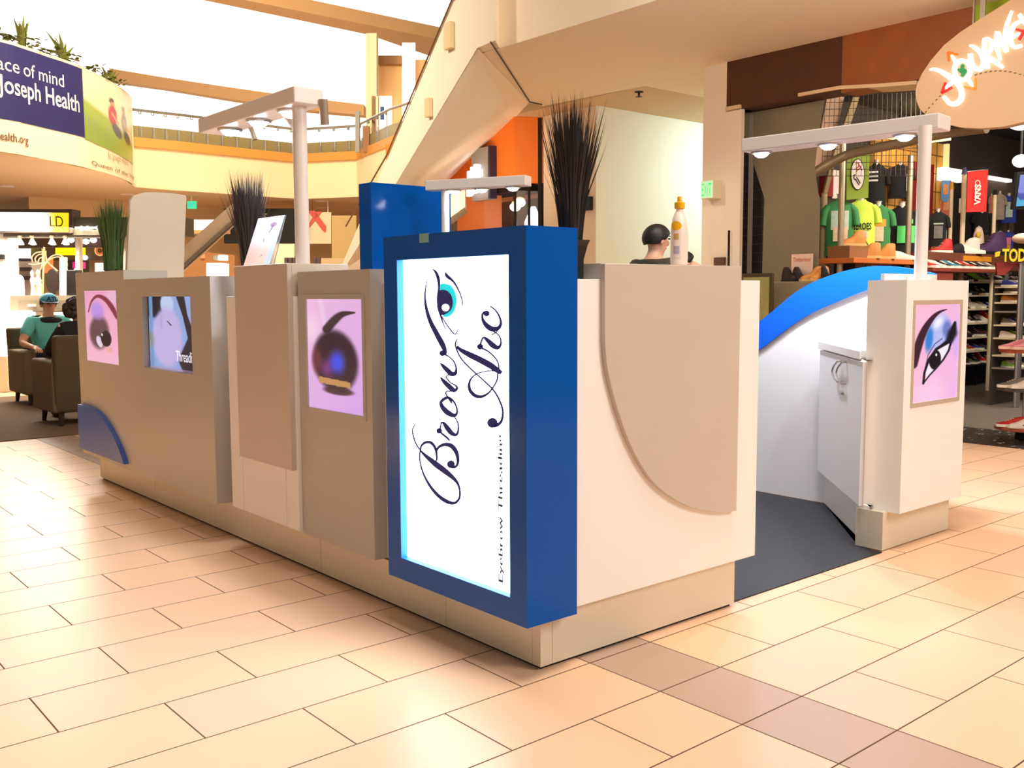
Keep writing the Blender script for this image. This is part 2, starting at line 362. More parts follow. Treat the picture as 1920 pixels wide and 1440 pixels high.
blob(b := MB(), smoothline([(452, 262), (475, 258), (500, 262), (530, 278), (554, 322), (563, 370), (556, 420), (535, 460), (505, 482), (480, 485)], 5)+[(470, 474), (446, 400), (448, 300)], sp_, (-.001, 0, 0))
b.build('emblem_iris', mat('turquoise vinyl', (30, 214, 224), .4, emit=(20, 214, 224), es=.8), sg)
blob(b := MB(), circ(492, 420, 24), sp_, (-.0032, 0, 0)); b.build('emblem_glint', mat('lit opal acrylic', 0), sg)
p0 = sp_(888, 2282); p1 = sp_(888, 1278)
text('tagline', 'Eyebrow Threading', mat('dark grey lettering', (60, 60, 72), .5), (XP-.0005, p0.y, p0.z), (0, 0, 1), (0, 1, 0), width=(p1-p0).length, height=.031, parent=sg, lift=.001, bold=.02)
tp = MB().box(X0-.0012, X0, OY1-.20, OY1-.145, Z1-.03, Z1+.0012); tp.box(X0-.001, X0+.05, OY1-.20, OY1-.145, Z1, Z1+.0012)
o = tp.build('tape', mat('sage masking tape', (132, 176, 172), .6), sg); o['label'] = 'strip of pale green tape folded over the top edge'

# --- unit with the second eye picture (next to the blue sign)
def framed(mb, x0, x1, y0, y1, z0, z1, a0, a1, b0, b1, t=.04):
    """front slab facing -X with an opening y a0..a1, z b0..b1, then the body behind"""
    mb.box(x0, x0+t, y0, a0, z0, z1); mb.box(x0, x0+t, a1, y1, z0, z1); mb.box(x0, x0+t, a0, a1, z0, b0); mb.box(x0, x0+t, a0, a1, b1, z1); mb.box(x0+t, x1, y0, y1, z0, z1)
PX = -.06
u1 = T('cabinet', 'putty kiosk cabinet with lit picture of a dark shadowed eye beside blue sign', 'cabinet', (.1, 1.2, .19))
a = on(574, 560, 0, PX); c = on(682, 780, 0, PX); d_ = on(578, 763, 0, PX); e_ = on(679, 562, 0, PX)
PA0, PA1, PB0, PB1 = (c.y+e_.y)/2, (a.y+d_.y)/2, (c.z+d_.z)/2, (a.z+e_.z)/2
mb = MB(); framed(mb, PX, .30, .905, 1.484, .19, 1.3244, PA0, PA1, PB0, PB1); mb.build('body', M_PANEL, u1)
MB().box(.0, .30, .74, .905, .19, 1.27).build('filler_panel', M_WHITE, u1)
fm = MB(); w = .02
fm.box(PX-.004, PX, PA0-w, PA0, PB0-w, PB1+w); fm.box(PX-.004, PX, PA1, PA1+w, PB0-w, PB1+w); fm.box(PX-.004, PX, PA0, PA1, PB0-w, PB0); fm.box(PX-.004, PX, PA0, PA1, PB1, PB1+w)
fm.build('picture_frame', M_PANEL, u1, bevel=.001)
_SM = {}
def SMOOTH(k, P):
    if k not in _SM: _SM[k] = smoothline(P, 4)
    return _SM[k]
def pic_dark(u, v):
    c = mixc((240, 196, 236), (214, 168, 240), v*.6+.4*u); c = mixc(c, (252, 214, 240), sst(.32, 0, math.hypot(u-.08, (v-.27)*1.3)))
    c = mixc(c, (248, 222, 248), .5*sst(.07, .02, abs(u-.25-v*.35+.0)) * sst(.4, .2, v))
    br = seg_d(u, v, SMOOTH('566', [(.36, .27, .09), (.52, .18, .085), (.66, .13, .06), (.86, .115, .018)]), 2.0); c = mixc(c, (54, 36, 42), .92*sst(1.1, .55, br))
    e1 = ed(u, v, .50, .55, .43, .295, .06); c = mixc(c, (48, 30, 46), .97*sst(1.06, .8, e1))
    c = mixc(c, (122, 60, 70), .75*sst(1.0, .3, ed(u, v, .17, .56, .14, .17)))
    c = mixc(c, (150, 60, 160), .7*sst(1.0, .1, ed(u, v, .36, .62, .18, .13)))
    c = mixc(c, (66, 84, 238), sst(1.0, .2, ed(u, v, .54, .56, .21, .155)))
    if .19 < u < .77 and .695+.04*u < v < .755+.03*u: c = (196, 148, 96)  # tan bar: reflection of the surroundings painted into the picture
    c = mixc(c, (60, 40, 50), .9*sst(1.0, .6, ed(u, v, .55, .815, .33, .045)))
    return c
picture('eye_picture', (PX+.004, PA1, PB1), (0, PA0-PA1, 0), (0, 0, PB0-PB1), 100, 170, pic_dark, vcol_mat('backlit print', .82), u1)

# --- column unit: white cabinet with greige top and overlay
u2 = T('cabinet', 'white kiosk column cabinet with tall greige overlay panel and pole on top', 'cabinet', (.1, 1.8, .19))
mb = MB().box(-.078, .3, 1.488, 2.17, .20, 1.221); mb.build('body', M_WHITE, u2, bevel=.002)
for y in (1.60, 2.04): box('seam', -.0785, -.0779, y-.001, y+.001, .20, 1.2, M_GREIGE, u2)
mb = MB().box(-.1, -.078, 1.50, 2.025, .468, 1.3615); mb.box(-.078, .20, 1.50, 2.025, 1.221, 1.3615); mb.build('overlay_panel', M_GREIGE, u2, bevel=.002)

# --- long unit with the monitor
u3 = T('cabinet', 'long putty kiosk cabinet with video screen and picture of a plum brow and eye', 'cabinet', (.1, 3.3, .19))
AX = -.0993
a = on(264, 556, 0, AX); b_ = on(357, 556, 0, AX); c = on(361, 701, 0, AX); d_ = on(273, 690, 0, AX)
SA0, SA1, SB0, SB1 = (b_.y+c.y)/2, (a.y+d_.y)/2, (c.z+d_.z)/2, (a.z+b_.z)/2
def pic_video(u, v):
    c = (150, 176, 232); c = mixc(c, (24, 28, 44), sst(.3, .16, abs(u-.12))*sst(.33, .25, v)); c = mixc(c, (120, 160, 214), sst(.06, .02, abs(u-.07)))
    c = mixc(c, (190, 214, 250), sst(1.0, .7, ed(u, v, .42, .1, .16, .17)))
    c = mixc(c, (196, 184, 238), sst(1.05, .8, ed(u, v, .40, .56, .33, .44, .05)))
    c = mixc(c, (176, 158, 214), .6*sst(.04, .0, abs(u-.29))*sst(.2, .28, v)*sst(.5, .4, v))
    c = mixc(c, (70, 50, 70), sst(1.0, .5, seg_d(u, v, [(.42, .335, .012), (.49, .385, .02)], 1.5)))
    c = mixc(c, (44, 40, 50), sst(1.1, .8, seg_d(u, v, [(.68, -.05, .09), (.78, .25, .05), (.9, .55, .08), (.8, .85, .18), (.9, .98, .2)], 1.5)))
    c = mixc(c, (150, 140, 90), .5*sst(1.0, .3, ed(u, v, .05, .6, .12, .15)))
    if u < .015: c = (12, 14, 26)
    if v > .975: c = mixc(c, (190, 150, 180), .6)
    return c
sx = AX+.03
so = picture('video_screen', (sx, SA1, SB1), (0, SA0-SA1, 0), (0, 0, SB0-SB1), 90, 130, pic_video, vcol_mat('backlit print', .82), u3)
MB().box(sx+.002, sx+.016, SA0, SA1, SB0, SB1).build('screen_back', M_BLACK, u3)
text('screen_caption', 'Threading', mat('white caption', (240, 240, 250), .5, emit=(235, 238, 255), es=.9), (sx, SA0+(SA1-SA0)*.42, SB0+.035), (0, -1, 0), (0, 0, 1), width=(SA1-SA0)*.41, height=.075, parent=u3, lift=.002, shear=.1)

# --- far left unit with the first eye picture
u4 = u3; Q4Y = on(231, 507, 0, -.0993).y
a = on(157, 545, 0, AX); b_ = on(218, 545, 0, AX); c = on(222, 684, 0, AX); d_ = on(163, 676, 0, AX)
QA0, QA1, QB0, QB1 = (b_.y+c.y)/2, (a.y+d_.y)/2, (c.z+d_.z)/2, (a.z+b_.z)/2
mb = MB(); t = .05
for y0, y1, z0, z1 in ((2.306, SA0, .19, 1.3206), (SA0, SA1, .19, SB0), (SA0, SA1, SB1, 1.3206), (SA1, QA0, .19, 1.3206), (QA0, QA1, .19, QB0), (QA0, QA1, QB1, 1.3206), (QA1, 4.455, .19, 1.3206)): mb.box(AX, AX+t, y0, y1, z0, z1)
mb.box(AX+t, .3, 2.306, 4.455, .19, 1.3206); mb.box(AX, .16, Q4Y, 4.455, 1.3206, 1.376); mb.build('body', M_PANEL, u4)
def pic_plum(u, v):
    c = mixc((238, 168, 206), (246, 190, 216), v); c = mixc(c, (236, 196, 226), .7*sst(.3, .05, math.hypot(u-.85, (v-.1)*1.5)))
    br = seg_d(u, v, SMOOTH('977', [(.1, .3, .02), (.22, .15, .035), (.42, .075, .05), (.66, .12, .075), (.86, .24, .085), (.97, .36, .05)]), 2.0); c = mixc(c, (132, 48, 72), sst(1.15, .5, br))
    c = mixc(c, (190, 150, 236), sst(1.0, .4, ed(u, v, .38, .27, .28, .16)))
    c = mixc(c, (104, 72, 80), sst(1.05, .65, ed(u, v, .42, .58, .36, .27, -.1)))
    c = mixc(c, (190, 150, 230), .75*sst(1.0, .3, ed(u, v, .42, .33, .26, .12)))
    c = mixc(c, (228, 214, 240), sst(1.0, .8, ed(u, v, .42, .71, .12, .075, .5)))
    c = mixc(c, (40, 26, 34), sst(1.05, .85, ed(u, v, .63, .66, .17, .115)))
    c = mixc(c, (236, 228, 244), sst(1.0, .6, ed(u, v, .51, .61, .035, .025)))
    c = mixc(c, (238, 176, 160), .8*sst(1.0, .4, ed(u, v, .72, .81, .13, .05)))
    return c
picture('eye_picture', (AX+.004, QA1, QB1), (0, QA0-QA1, 0), (0, 0, QB0-QB1), 84, 150, pic_plum, vcol_mat('backlit print', .82), u4)
ax = AX-.03
pts = [on(u, v, 0, ax) for u, v in smoothline([(145, 758), (163, 762), (182, 774), (200, 797), (215, 825), (226, 852), (232, 871)], 4)]
zb = pts[-1].z; yl = pts[0].y
MB().prism([(ax, p.y, p.z) for p in pts]+[(ax, yl, zb)], (.03, 0, 0)).build('blue_arc_trim', mat('blue arc laminate', (58, 92, 176), .35), u4)['label'] = 'blue quarter round trim panel at the lower left corner'

# --- front counter with the curved greige overlay
u5 = T('counter', 'white kiosk front counter with curved greige overlay panel facing the entrance side', 'counter', (.6, .1, .19))
box('body', .112, 1.1211, -.0234, .30, .19, 1.2748, M_WHITE, u5, bevel=.002)
cv = [(157, 30), (157, 330), (165, 430), (185, 525), (215, 632), (255, 740), (300, 828), (350, 898), (410, 950), (480, 990), (550, 1010), (620, 1018), (680, 1012)]
cv = [cv[0]]+smoothline(cv[1:], 4)
pp = [on(1060+x/2.1184, 480+y/2.1184, 1, -.0434) for x, y in cv]
mb = MB().prism([(p.x, -.0434, min(p.z, 1.3274)) for p in pp]+[(.974, -.0434, 1.3274)], (0, .0198, 0)); mb.box(pp[0].x, .974, -.0236, .30, 1.2748, 1.3274)
mb.build('overlay_panel', M_GREIGE, u5, bevel=.0015)

# --- right end: cabinet with the blue eye picture
u6 = T('cabinet', 'cream kiosk cabinet right of the entrance with lit picture of blue eye shadow', 'cabinet', (2.55, .1, 0))
CX0, CX1, CY, CZ0, CZ1 = 2.244, 2.857, -.0258, .1872, 1.2837
a = on(1716.7, 572.5, 1, CY); b_ = on(1800.8, 568.8, 1, CY); c = on(1794.6, 744.6, 1, CY); d_ = on(1710.4, 755.8, 1, CY)
RA0, RA1, RB0, RB1 = (a.x+d_.x)/2, (b_.x+c.x)/2, (c.z+d_.z)/2, (a.z+b_.z)/2
mb = MB()
t = .03
mb.box(CX0, RA0, CY, CY+t, CZ0, CZ1); mb.box(RA1, CX1, CY, CY+t, CZ0, CZ1); mb.box(RA0, RA1, CY, CY+t, CZ0, RB0); mb.box(RA0, RA1, CY, CY+t, RB1, CZ1); mb.box(CX0, CX1, CY+t, .17, CZ0, CZ1)
mb.build('body', M_WHITE, u6)
box('back_panel', 2.40, 2.925, .172, .192, .19, 1.318, M_WHITE, u6)
box('toe_kick', 2.205, 2.862, .0358, .175, .006, CZ0+.002, M_KICK, u6)
w = .021; fm = MB()
fm.box(RA0-w, RA0, CY-.003, CY, RB0-w, RB1+w); fm.box(RA1, RA1+w, CY-.003, CY, RB0-w, RB1+w); fm.box(RA0, RA1, CY-.003, CY, RB0-w, RB0); fm.box(RA0, RA1, CY-.003, CY, RB1, RB1+w)
fm.build('picture_frame', mat('taupe frame', (196, 176, 156), .45), u6, bevel=.001)
def pic_blue(u, v):
    c = mixc((250, 190, 214), (232, 178, 240), .5*u+.3*v); c = mixc(c, (206, 172, 246), .8*sst(1.0, .3, ed(u, v, .98, .38, .2, .3)))
    c = mixc(c, (250, 212, 240), .6*sst(1., .2, ed(u, v, .35, .95, .6, .3)))
    c = mixc(c, (178, 188, 246), sst(1.05, .6, ed(u, v, .56, .30, .3, .24, -.25)))
    c = mixc(c, (46, 126, 214), .95*sst(1.0, .35, ed(u, v, .33, .36, .12, .19, .25)))
    c = mixc(c, (238, 238, 255), sst(1.0, .2, ed(u, v, .52, .19, .17, .085, -.4)))
    c = mixc(c, (96, 110, 190), .8*sst(1.0, .4, ed(u, v, .72, .26, .14, .12, -.4)))
    c = mixc(c, (18, 14, 34), sst(1.25, .35, seg_d(u, v, [(.9, .2, .04), (.85, .31, .13), (.77, .40, .10), (.6, .45, .05)], 2.05)))
    br = seg_d(u, v, SMOOTH('503', [(.0, .60, .11), (.08, .45, .10), (.2, .28, .085), (.36, .155, .06), (.52, .085, .035), (.70, .055, .012)]), 2.05); c = mixc(c, (62, 28, 46), sst(1.12, .7, br))
    up = [(.235, .81), (.25, .70), (.34, .565), (.5, .465), (.68, .42), (.83, .385)]; lo = [(.235, .81), (.36, .735), (.52, .66), (.66, .585), (.78, .49), (.83, .385)]
    def yat(P, x):
        for (x0, y0), (x1, y1) in zip(P, P[1:]):
            if x0 <= x <= x1: return y0+(y1-y0)*(x-x0)/(x1-x0+1e-9)
        return None
    yu, yl = yat(up, u), yat(lo, u)
    if yu is not None and yl is not None and yu < v < yl:
        c = (240, 236, 250)
        if u < .3: c = mixc((230, 130, 150), c, sst(.24, .31, u))
        c = mixc(c, (20, 12, 22), sst(1.06, .9, ed(u, v, .475, .575, .135, .105)))
        c = mixc(c, (250, 250, 255), sst(1.0, .6, ed(u, v, .5, .525, .025, .018)))
    c = mixc(c, (20, 14, 30), sst(1.2, .6, seg_d(u, v, [p+(.02+.03*p[0],) for p in up], 2.05)))
    c = mixc(c, (26, 20, 40), sst(1.2, .6, seg_d(u, v, [p+(.014+.016*p[0],) for p in lo], 2.05)))
    c = mixc(c, (30, 26, 60), .8*sst(1.2, .5, seg_d(u, v, [(.24, .7, .008), (.32, .52, .01), (.46, .41, .012), (.62, .36, .012)], 2.05)))
    return c
picture('eye_picture', (RA0, CY+.003, RB1), (RA1-RA0, 0, 0), (0, 0, RB0-RB1), 120, 220, pic_blue, vcol_mat('backlit print', .82), u6)

# --- end wall with the blue arc
u7 = T('end_wall', 'white curved end wall panel of the kiosk with bright blue arched top band', 'panel', (2.97, 1.2, 0))
outer = [(2.35, .30), (2.05, .52), (1.6, .86), (1.257, 1.062), (.994, 1.245), (.753, 1.336), (.527, 1.370), (.342, 1.354), (.195, 1.322)]
inner = [(2.35, .12), (2.05, .33), (1.6, .68), (1.253, .89), (.989, 1.067), (.782, 1.162), (.532, 1.251), (.36, 1.285), (.195, 1.30)]
so_ = smoothline(outer, 6); si_ = smoothline(inner, 6)
MB().prism([(2.935, y, z) for y, z in si_]+[(2.935, .195, .006), (2.935, 2.35, .006)], (.03, 0, 0)).build('wall_panel', mat('white wall laminate', (238, 236, 238), .45), u7)
mb = MB(); A = [Vector((2.925, y, z)) for y, z in so_]; B = [Vector((2.925, y, z)) for y, z in si_]; dx = Vector((.05, 0, 0))
mb.strip(A, B); mb.strip([p+dx for p in A], [p+dx for p in B]); mb.strip(A, [p+dx for p in A]); mb.strip(B, [p+dx for p in B]); mb.build('blue_arc_band', M_BLUE2, u7, smooth=True)

# --- diagonal corner cabinet
u8 = T('corner_cabinet', 'small white diagonal cabinet with two curved handles inside the kiosk entrance', 'cabinet', (2.6, .45, 0))
P0 = Vector((2.925, .795, 0)); P1 = Vector((2.205, .105, 0)); tdir = (P1-P0).normalized(); nd = Vector((-tdir.y, tdir.x, 0))
if nd.dot(Vector((-1, 1, 0))) < 0: nd = -nd
def dpt(s, z, o=0.): return P0+tdir*s+nd*o+Vector((0, 0, z))
DL = (P1-P0).length
tri = lambda z, o: [dpt(0, z, o), dpt(DL, z, o), Vector((2.245, .195, z)), Vector((2.92, .195, z))]
MB().prism(tri(.006, 0.), (0, 0, .20)).build('toe_kick', M_WHITE, u8)
MB().prism(tri(.205, .03), (0, 0, .70)).build('body', M_WHITE, u8)
MB().prism([dpt(.012, .205, .048), dpt(DL-.012, .205, .048), dpt(DL-.012, .205, .031), dpt(.012, .205, .031)], (0, 0, .695)).build('door', mat('white door', (250, 248, 248), .35), u8, bevel=.002)
MB().prism([dpt(0, .908, .06), dpt(DL-.02, .908, .06), Vector((2.245, .195, .908)), Vector((2.92, .195, .908))], (0, 0, .042)).build('worktop', M_WHITE, u8, bevel=.003)
def plane_d(x, y):  # crop of the cabinet, 3x
    return onp(1400+x/3, 580+y/3, dpt(0, 0, .05), nd)
for P in ([(534, 292), (512, 320), (503, 350), (512, 385), (530, 407)], [(559, 297), (537, 325), (527, 355), (536, 393), (555, 418)]):
    q = [plane_d(x, y)+nd*.02 for x, y in smoothline(P, 4)]; q = [q[0]-nd*.022]+q+[q[-1]-nd*.022]
    MB().tube(q, .005, 8).build('handle', M_STEEL, u8, smooth=True)
q = plane_d(541, 468); lk = MB().lathe([(.001, .0), (.011, .0), (.011, .012), (.001, .012)], (0, 0, 0), 14).build('lock', M_STEEL, u8, world=False); lk.location = q-parent_origin(u8); lk.rotation_euler = nd.to_track_quat('Z', 'Y').to_euler()

# --- rear of the kiosk
u9 = T('counter', 'plain white rear counter closing the back of the kiosk', 'counter', (1.2, 4.25, 0))
box('body', .32, 2.05, 4.06, 4.42, .19, 1.08, M_WHITE, u9); box('worktop', .31, 2.06, 4.04, 4.44, 1.08, 1.11, M_WHITE, u9, bevel=.003); box('toe_kick', .34, 2.03, 4.1, 4.38, .006, .19, M_KICK, u9)
tb = T('sign_tower', 'tall glossy blue sign tower at the far corner of the kiosk', 'sign', (2.46, 4.39, 0))
box('housing', 2.077, 2.852, 4.3, 4.482, .2, 2.10, M_BLUE, tb, bevel=.004); box('base', 2.10, 2.83, 4.32, 4.46, .006, .2, M_KICK, tb)
wp = [(238, 512), (240, 460), (244, 376), (252, 366), (272, 360.5), (300, 360.5), (330, 363), (349, 366.5), (350, 372), (347, 440), (345, 512)]
P4 = [on(u, v, 1, 4.43) for u, v in wp]; P4 = [Vector((p.x, 4.43, p.z)) for p in P4]
wt = T('display_board', 'plain white display panel with rounded top standing at the far left of the kiosk', 'panel', (.4, 4.43, 0))
MB().prism([Vector((P4[0].x, 4.43, .3))]+P4+[Vector((P4[-1].x, 4.43, .3))], (0, .04, 0)).build('board', mat('ivory laminate', (228, 212, 192), .45), wt, bevel=.004); box('foot', P4[0].x+.02, P4[-1].x-.02, 4.40, 4.50, .006, .3, M_WHITE, wt)

# --- light bars
def light_bar(label, a, b, width, z0, z1, pole, pz, lamps, side, spot=None, power=8.0):
    t = T('light_bar', label, 'lamp', (pole[0], pole[1], pz))
    a = Vector((a[0], a[1], 0)); b = Vector((b[0], b[1], 0)); d = (b-a).normalized(); n = Vector((d.y, -d.x, 0))*side
    q = [a, b, b+n*width, a+n*width]
    MB().prism([(p.x, p.y, z0) for p in q], (0, 0, z1-z0)).build('beam', M_METALW, t, bevel=.006)
    MB().tube([(pole[0], pole[1], pz), (pole[0], pole[1], z0+.002)], .031, 20).build('pole', M_METALW, t, smooth=True)
    for s in lamps:
        c = a+d*s+n*width/2
        l = MB().lathe([(.040, 0), (.058, 0), (.060, -.006), (.052, -.012), (.044, -.004)], (c.x, c.y, z0), 24).build('lamp', M_STEEL, t, smooth=True)
        MB().lathe([(.001, -.034), (.020, -.032), (.036, -.022), (.045, -.006), (.045, .004), (.001, .004)], (c.x, c.y, z0), 20).build('bulb', M_GLOW, l, smooth=True)
        L = bpy.data.lights.new('bar_lamp', 'SPOT'); L.energy = power*4; L.color = COOL; L.shadow_soft_size = .04; L.spot_size = math.radians(130); L.spot_blend = .6
        lo = bpy.data.objects.new('bar_lamp', L); COL.objects.link(lo); lo.location = (c.x, c.y, z0-.05)
    return t
lb1 = light_bar('white light bar with three lamps on the pole over the left counter', (-.06, 1.475), (-.06, 2.48), .14, 2.03, 2.10, (.0, 1.545), 1.3615, (.17, .48, .79), 1)
for (p_, q_, r_) in (((532, 212), (553, 240), .013), ((467, 232), (478, 262), .012), ((606, 186), (609, 234), .019)):
    a, b_ = on(*p_, 0, .072), on(*q_, 0, .085); MB().tube([a, b_], r_, 12).build('spot_head', mat('dull grey spot head', (176, 158, 140), .45, .4), lb1, smooth=True)
a = on(1390, 285, 2, 2.03); b_ = on(1760, 240, 2, 2.03)
light_bar('white light bar with three lamps on the pole right of the entrance', (b_.x, b_.y), (a.x, a.y), .15, 2.03, 2.105, (2.60, .095), 1.2837, (.2, .62, 1.03), 1, power=22)
a = on(797, 357, 2, 2.03); b_ = on(985, 347, 2, 2.03)
fb = light_bar('white light bar with three lamps at the back, behind the blue sign', (a.x, a.y), (b_.x, b_.y), .12, 2.03, 2.105, (2.5, 3.9), .006, (.22, .46, .72), -1, power=2.5)

# --- plants with black and green blades
def blades(mb, c, n, h, base, spread, rnd, w=.0042, lean=0., jit=.18):
    c = Vector(c)
    for i in range(n):
        a = rnd.uniform(0, 2*math.pi); rb = base*math.sqrt(rnd.random()); rt = spread*math.sqrt(rnd.random()) if rnd.random() < .85 else spread*rnd.uniform(1., 1.5)
        hh = h*rnd.uniform(1-jit, 1.0); p0 = c+Vector((rb*math.cos(a), rb*math.sin(a), 0)); p2 = c+Vector((rt*math.cos(a)+lean*hh, rt*math.sin(a), hh))
        p1 = (p0+p2)/2+Vector((math.cos(a), math.sin(a), 0))*(-.12*rt); ww = w*rnd.uniform(.6, 1.1)
        t = Vector((math.cos(a+1.57), math.sin(a+1.57), 0)) if i % 2 else Vector((_r.x, _r.y, 0)).normalized()
        mb.add([p0-t*ww, p0+t*ww, p1+t*ww*.8, p2, p1-t*ww*.8], [(0, 1, 2, 4), (4, 2, 3)])
M_BLADE = mat('dark olive-black blades', (34, 28, 26), .5, noise=.3, nscale=8); M_GREENB = mat('green grass blades', (66, 92, 44), .5, noise=.3, nscale=8)
M_DKGREEN = mat('dark green blade stems', (34, 46, 34), .4)
def pot(c, h, r0, r1):
    mb = MB(); x, y, z = c; R = []
    for rr, zz in ((r0, 0), (r0, .01), (r0*1.02, h*.5), (r1*.86, h*.86), (r1, h), (r1*.93, h), (r1*.8, h*.9)):
        R.append([Vector((x+rr*math.cos(math.pi/4+k*math.pi/2)*1.2, y+rr*math.sin(math.pi/4+k*math.pi/2)*1.2, z+zz)) for k in range(4)])
    return mb.rings(R)
rn = random.Random(3)
t = T('grass_plant', 'tall black ornamental grass in a black pot beside the blue sign', 'plant', (.178, .045, 1.2748))
pot((.178, .045, 1.2748), .128, .034, .052).build('pot', M_BLACKPL, t)
mb = MB(); blades(mb, (.178, .045, 1.385), 430, .50, .034, .082, rn, jit=.4); blades(mb, (.178, .045, 1.385), 36, .47, .03, .105, rn, .0022, .05); mb.build('black_blades', M_BLADE, t)
mb = MB(); blades(mb, (.178, .045, 1.38), 90, .26, .036, .052, rn, .006); mb.build('green_blades', M_DKGREEN, t)
c = on(449, 552, 2, 1.221)
t = T('grass_plant', 'tall black ornamental grass in a black pot behind the white column', 'plant', (c.x, c.y, 1.221))
c = Vector((.02, 2.11, 1.221))
pot(c, .13, .04, .056).build('pot', M_BLACKPL, t)
c2 = c+Vector((0, 0, .11)); mb = MB(); blades(mb, c2, 460, .50, .036, .09, rn, .005, jit=.35); blades(mb, c2, 34, .45, .03, .14, rn, .0024, -.05); mb.build('black_blades', M_BLADE, t)
mb = MB(); blades(mb, c2, 80, .24, .034, .05, rn, .006); mb.build('green_blades', M_DKGREEN, t)
c = on(212, 507, 2, 1.376); c = Vector((min(c.x, .10), c.y, 1.376)); c = Vector((.06, on(212, 507, 0, .06).y, 1.376))
t = T('grass_plant', 'green ornamental grass in a low tray on the far left kiosk cabinet', 'plant', tuple(c))
MB().lathe([(.03, 0), (.05, 0), (.055, .02), (.045, .02)], c, 16).build('tray', M_BLACKPL, t)
mb = MB(); blades(mb, c+Vector((0, 0, .012)), 340, .47, .055, .085, rn, .0055, jit=.3); blades(mb, c+Vector((0, 0, .012)), 26, .44, .05, .13, rn, .0025); mb.build('green_blades', M_GREENB, t)

# --- acrylic leaflet holder
zt = 1.3618; yb0, yb1 = on(513, 489, 2, zt).y, on(457, 492, 2, zt).y
bx = -.055; ybA = on(513, 489, 0, bx).y; ybB = on(457, 491, 0, bx).y; xt = .02; tA = on(535, 403, 0, xt); tB = on(485, 410, 0, xt); ht = (tA.z+tB.z)/2
t = T('leaflet_holder', 'slanted clear acrylic holder with a pink and blue leaflet on the greige column', 'leaflet holder', (bx, 1.8, zt))
cor = [Vector((bx, ybB, zt+.002)), Vector((bx, ybA, zt+.002)), Vector((xt, tA.y, ht)), Vector((xt, tB.y, ht))]
MB().prism(cor, (.004, 0, 0)).build('back_plate', mat('clear acrylic', (240, 244, 250), .08, alpha=.9), t); box('foot', bx, bx+.07, ybA, ybB, zt, zt+.004, mat('clear acrylic', 0), t)
def pic_leaf(u, v):
    c = mixc((224, 224, 240), (246, 202, 188), sst(.35, .75, v)); c = mixc(c, (190, 208, 230), sst(.72, .85, u))
    c = mixc(c, (246, 206, 206), sst(1, .5, ed(u, v, .35, .25, .25, .14))); c = mixc(c, (120, 100, 120), .8*sst(1, .6, ed(u, v, .68, .17, .17, .07)))
    c = mixc(c, (90, 70, 84), .8*sst(1.0, .4, seg_d(u, v, [(.68, .2, .05), (.6, .34, .03)], 1.6))); c = mixc(c, (150, 90, 90), .8*sst(1, .4, seg_d(u, v, [(.48, .44, .02), (.5, .52, .03)], 1.6)))
    c = mixc(c, (120, 60, 60), sst(1, .5, seg_d(u, v, [(.55, .82, .01), (.6, .8, .015)], 1.6))); return c
vv = [cor[3], cor[2], cor[0], cor[1]]
o = picture('leaflet', cor[3]+Vector((-.002, 0, 0)), cor[2]-cor[3], cor[0]-cor[3], 40, 56, pic_leaf, vcol_mat('matte print', 0), t)

# --- soap bottle
bc = Vector((.715, .04, 1.3276)); t = T('soap_bottle', 'white dish soap bottle with yellow flip cap on the front counter', 'bottle', tuple(bc))
prof = [(.030, 0), (.036, .004), (.0375, .03), (.0375, .09), (.036, .13), (.031, .165), (.022, .188), (.015, .198), (.0145, .204)]
MB().lathe(prof, bc, 28, 1, .72).build('body', mat('pearl white plastic', (250, 232, 220), .3), t, smooth=True)
MB().lathe([(.016, .2045), (.019, .205), (.019, .226), (.017, .228), (.009, .230), (.0085, .245), (.006, .249), (.001, .249)], bc, 24).build('cap', mat('yellow plastic', (246, 182, 12), .35), t, smooth=True)
vdir = (Vector((CAM.x, CAM.y, 0))-Vector((bc.x, bc.y, 0))).normalized()
def bott(zc, hh, a0, a1, r, n=12, oval=False):
    base = math.atan2(vdir.y, vdir.x); A = []; B = []
    for i in range(n+1):
        s = i/n; a = base+a0+(a1-a0)*s; k = math.sqrt(max(.0, 1-(2*s-1)**2)) if oval else 1
        p = Vector((bc.x+r*math.cos(a), bc.y+r*.72*math.sin(a), 0)); A.append(p+Vector((0, 0, bc.z+zc+hh*k))); B.append(p+Vector((0, 0, bc.z+zc-hh*k)))
    return MB().strip(A, B)
bott(.142, .016, -1.0, .45, .0368, oval=True).build('yellow_label', mat('yellow plastic', 0), t)
bott(.075, .048, -.9, .35, .0382).build('paper_label', mat('pale label', (240, 222, 214), .4), t)
bott(.055, .014, -.5, .2, .0386).build('label_print', mat('lilac label print', (178, 168, 190), .5), t); bott(.103, .011, -.5, .1, .0386).build('label_print', mat('ochre label print', (206, 160, 90), .5), t)

# ================================================================= SETTING: mall shell
ZS = 3.47
FH = Vector((math.cos(YAW), math.sin(YAW), 0)); RH = Vector((math.sin(YAW), -math.cos(YAW), 0))
def onD(u, v, D): return onp(u, v, CAM+FH*D, FH)
M_HALL = mat('pale hall paint', (232, 238, 218), .8)
ST(box('ceiling_corridor', 3.79, 16, -8, 5.05, ZS, 4.7, mat('cream soffit plaster', (240, 222, 194), .85, noise=.02, nscale=2)))
ST(box('ceiling_rear', 6.05, 16, 5.05, 8.3, ZS, ZS+.12, M_SOFF))
ST(box('wall_column', 6.42, 9.6, 6.166, 7.11, 0, ZS, mat('cream column plaster', (244, 230, 208), .8)))
ST(box('wall_pier', 5.85, 12, 3.80, 4.085, 0, ZS, mat('cream column plaster', 0)))
ST(box('wall_pier_return', 5.85, 5.895, 3.615, 3.7995, 0, 2.995, mat('cream column plaster', 0)))
ST(box('wall_hall', 12, 12.2, 3.8, 7.2, 0, ZS, M_HALL))
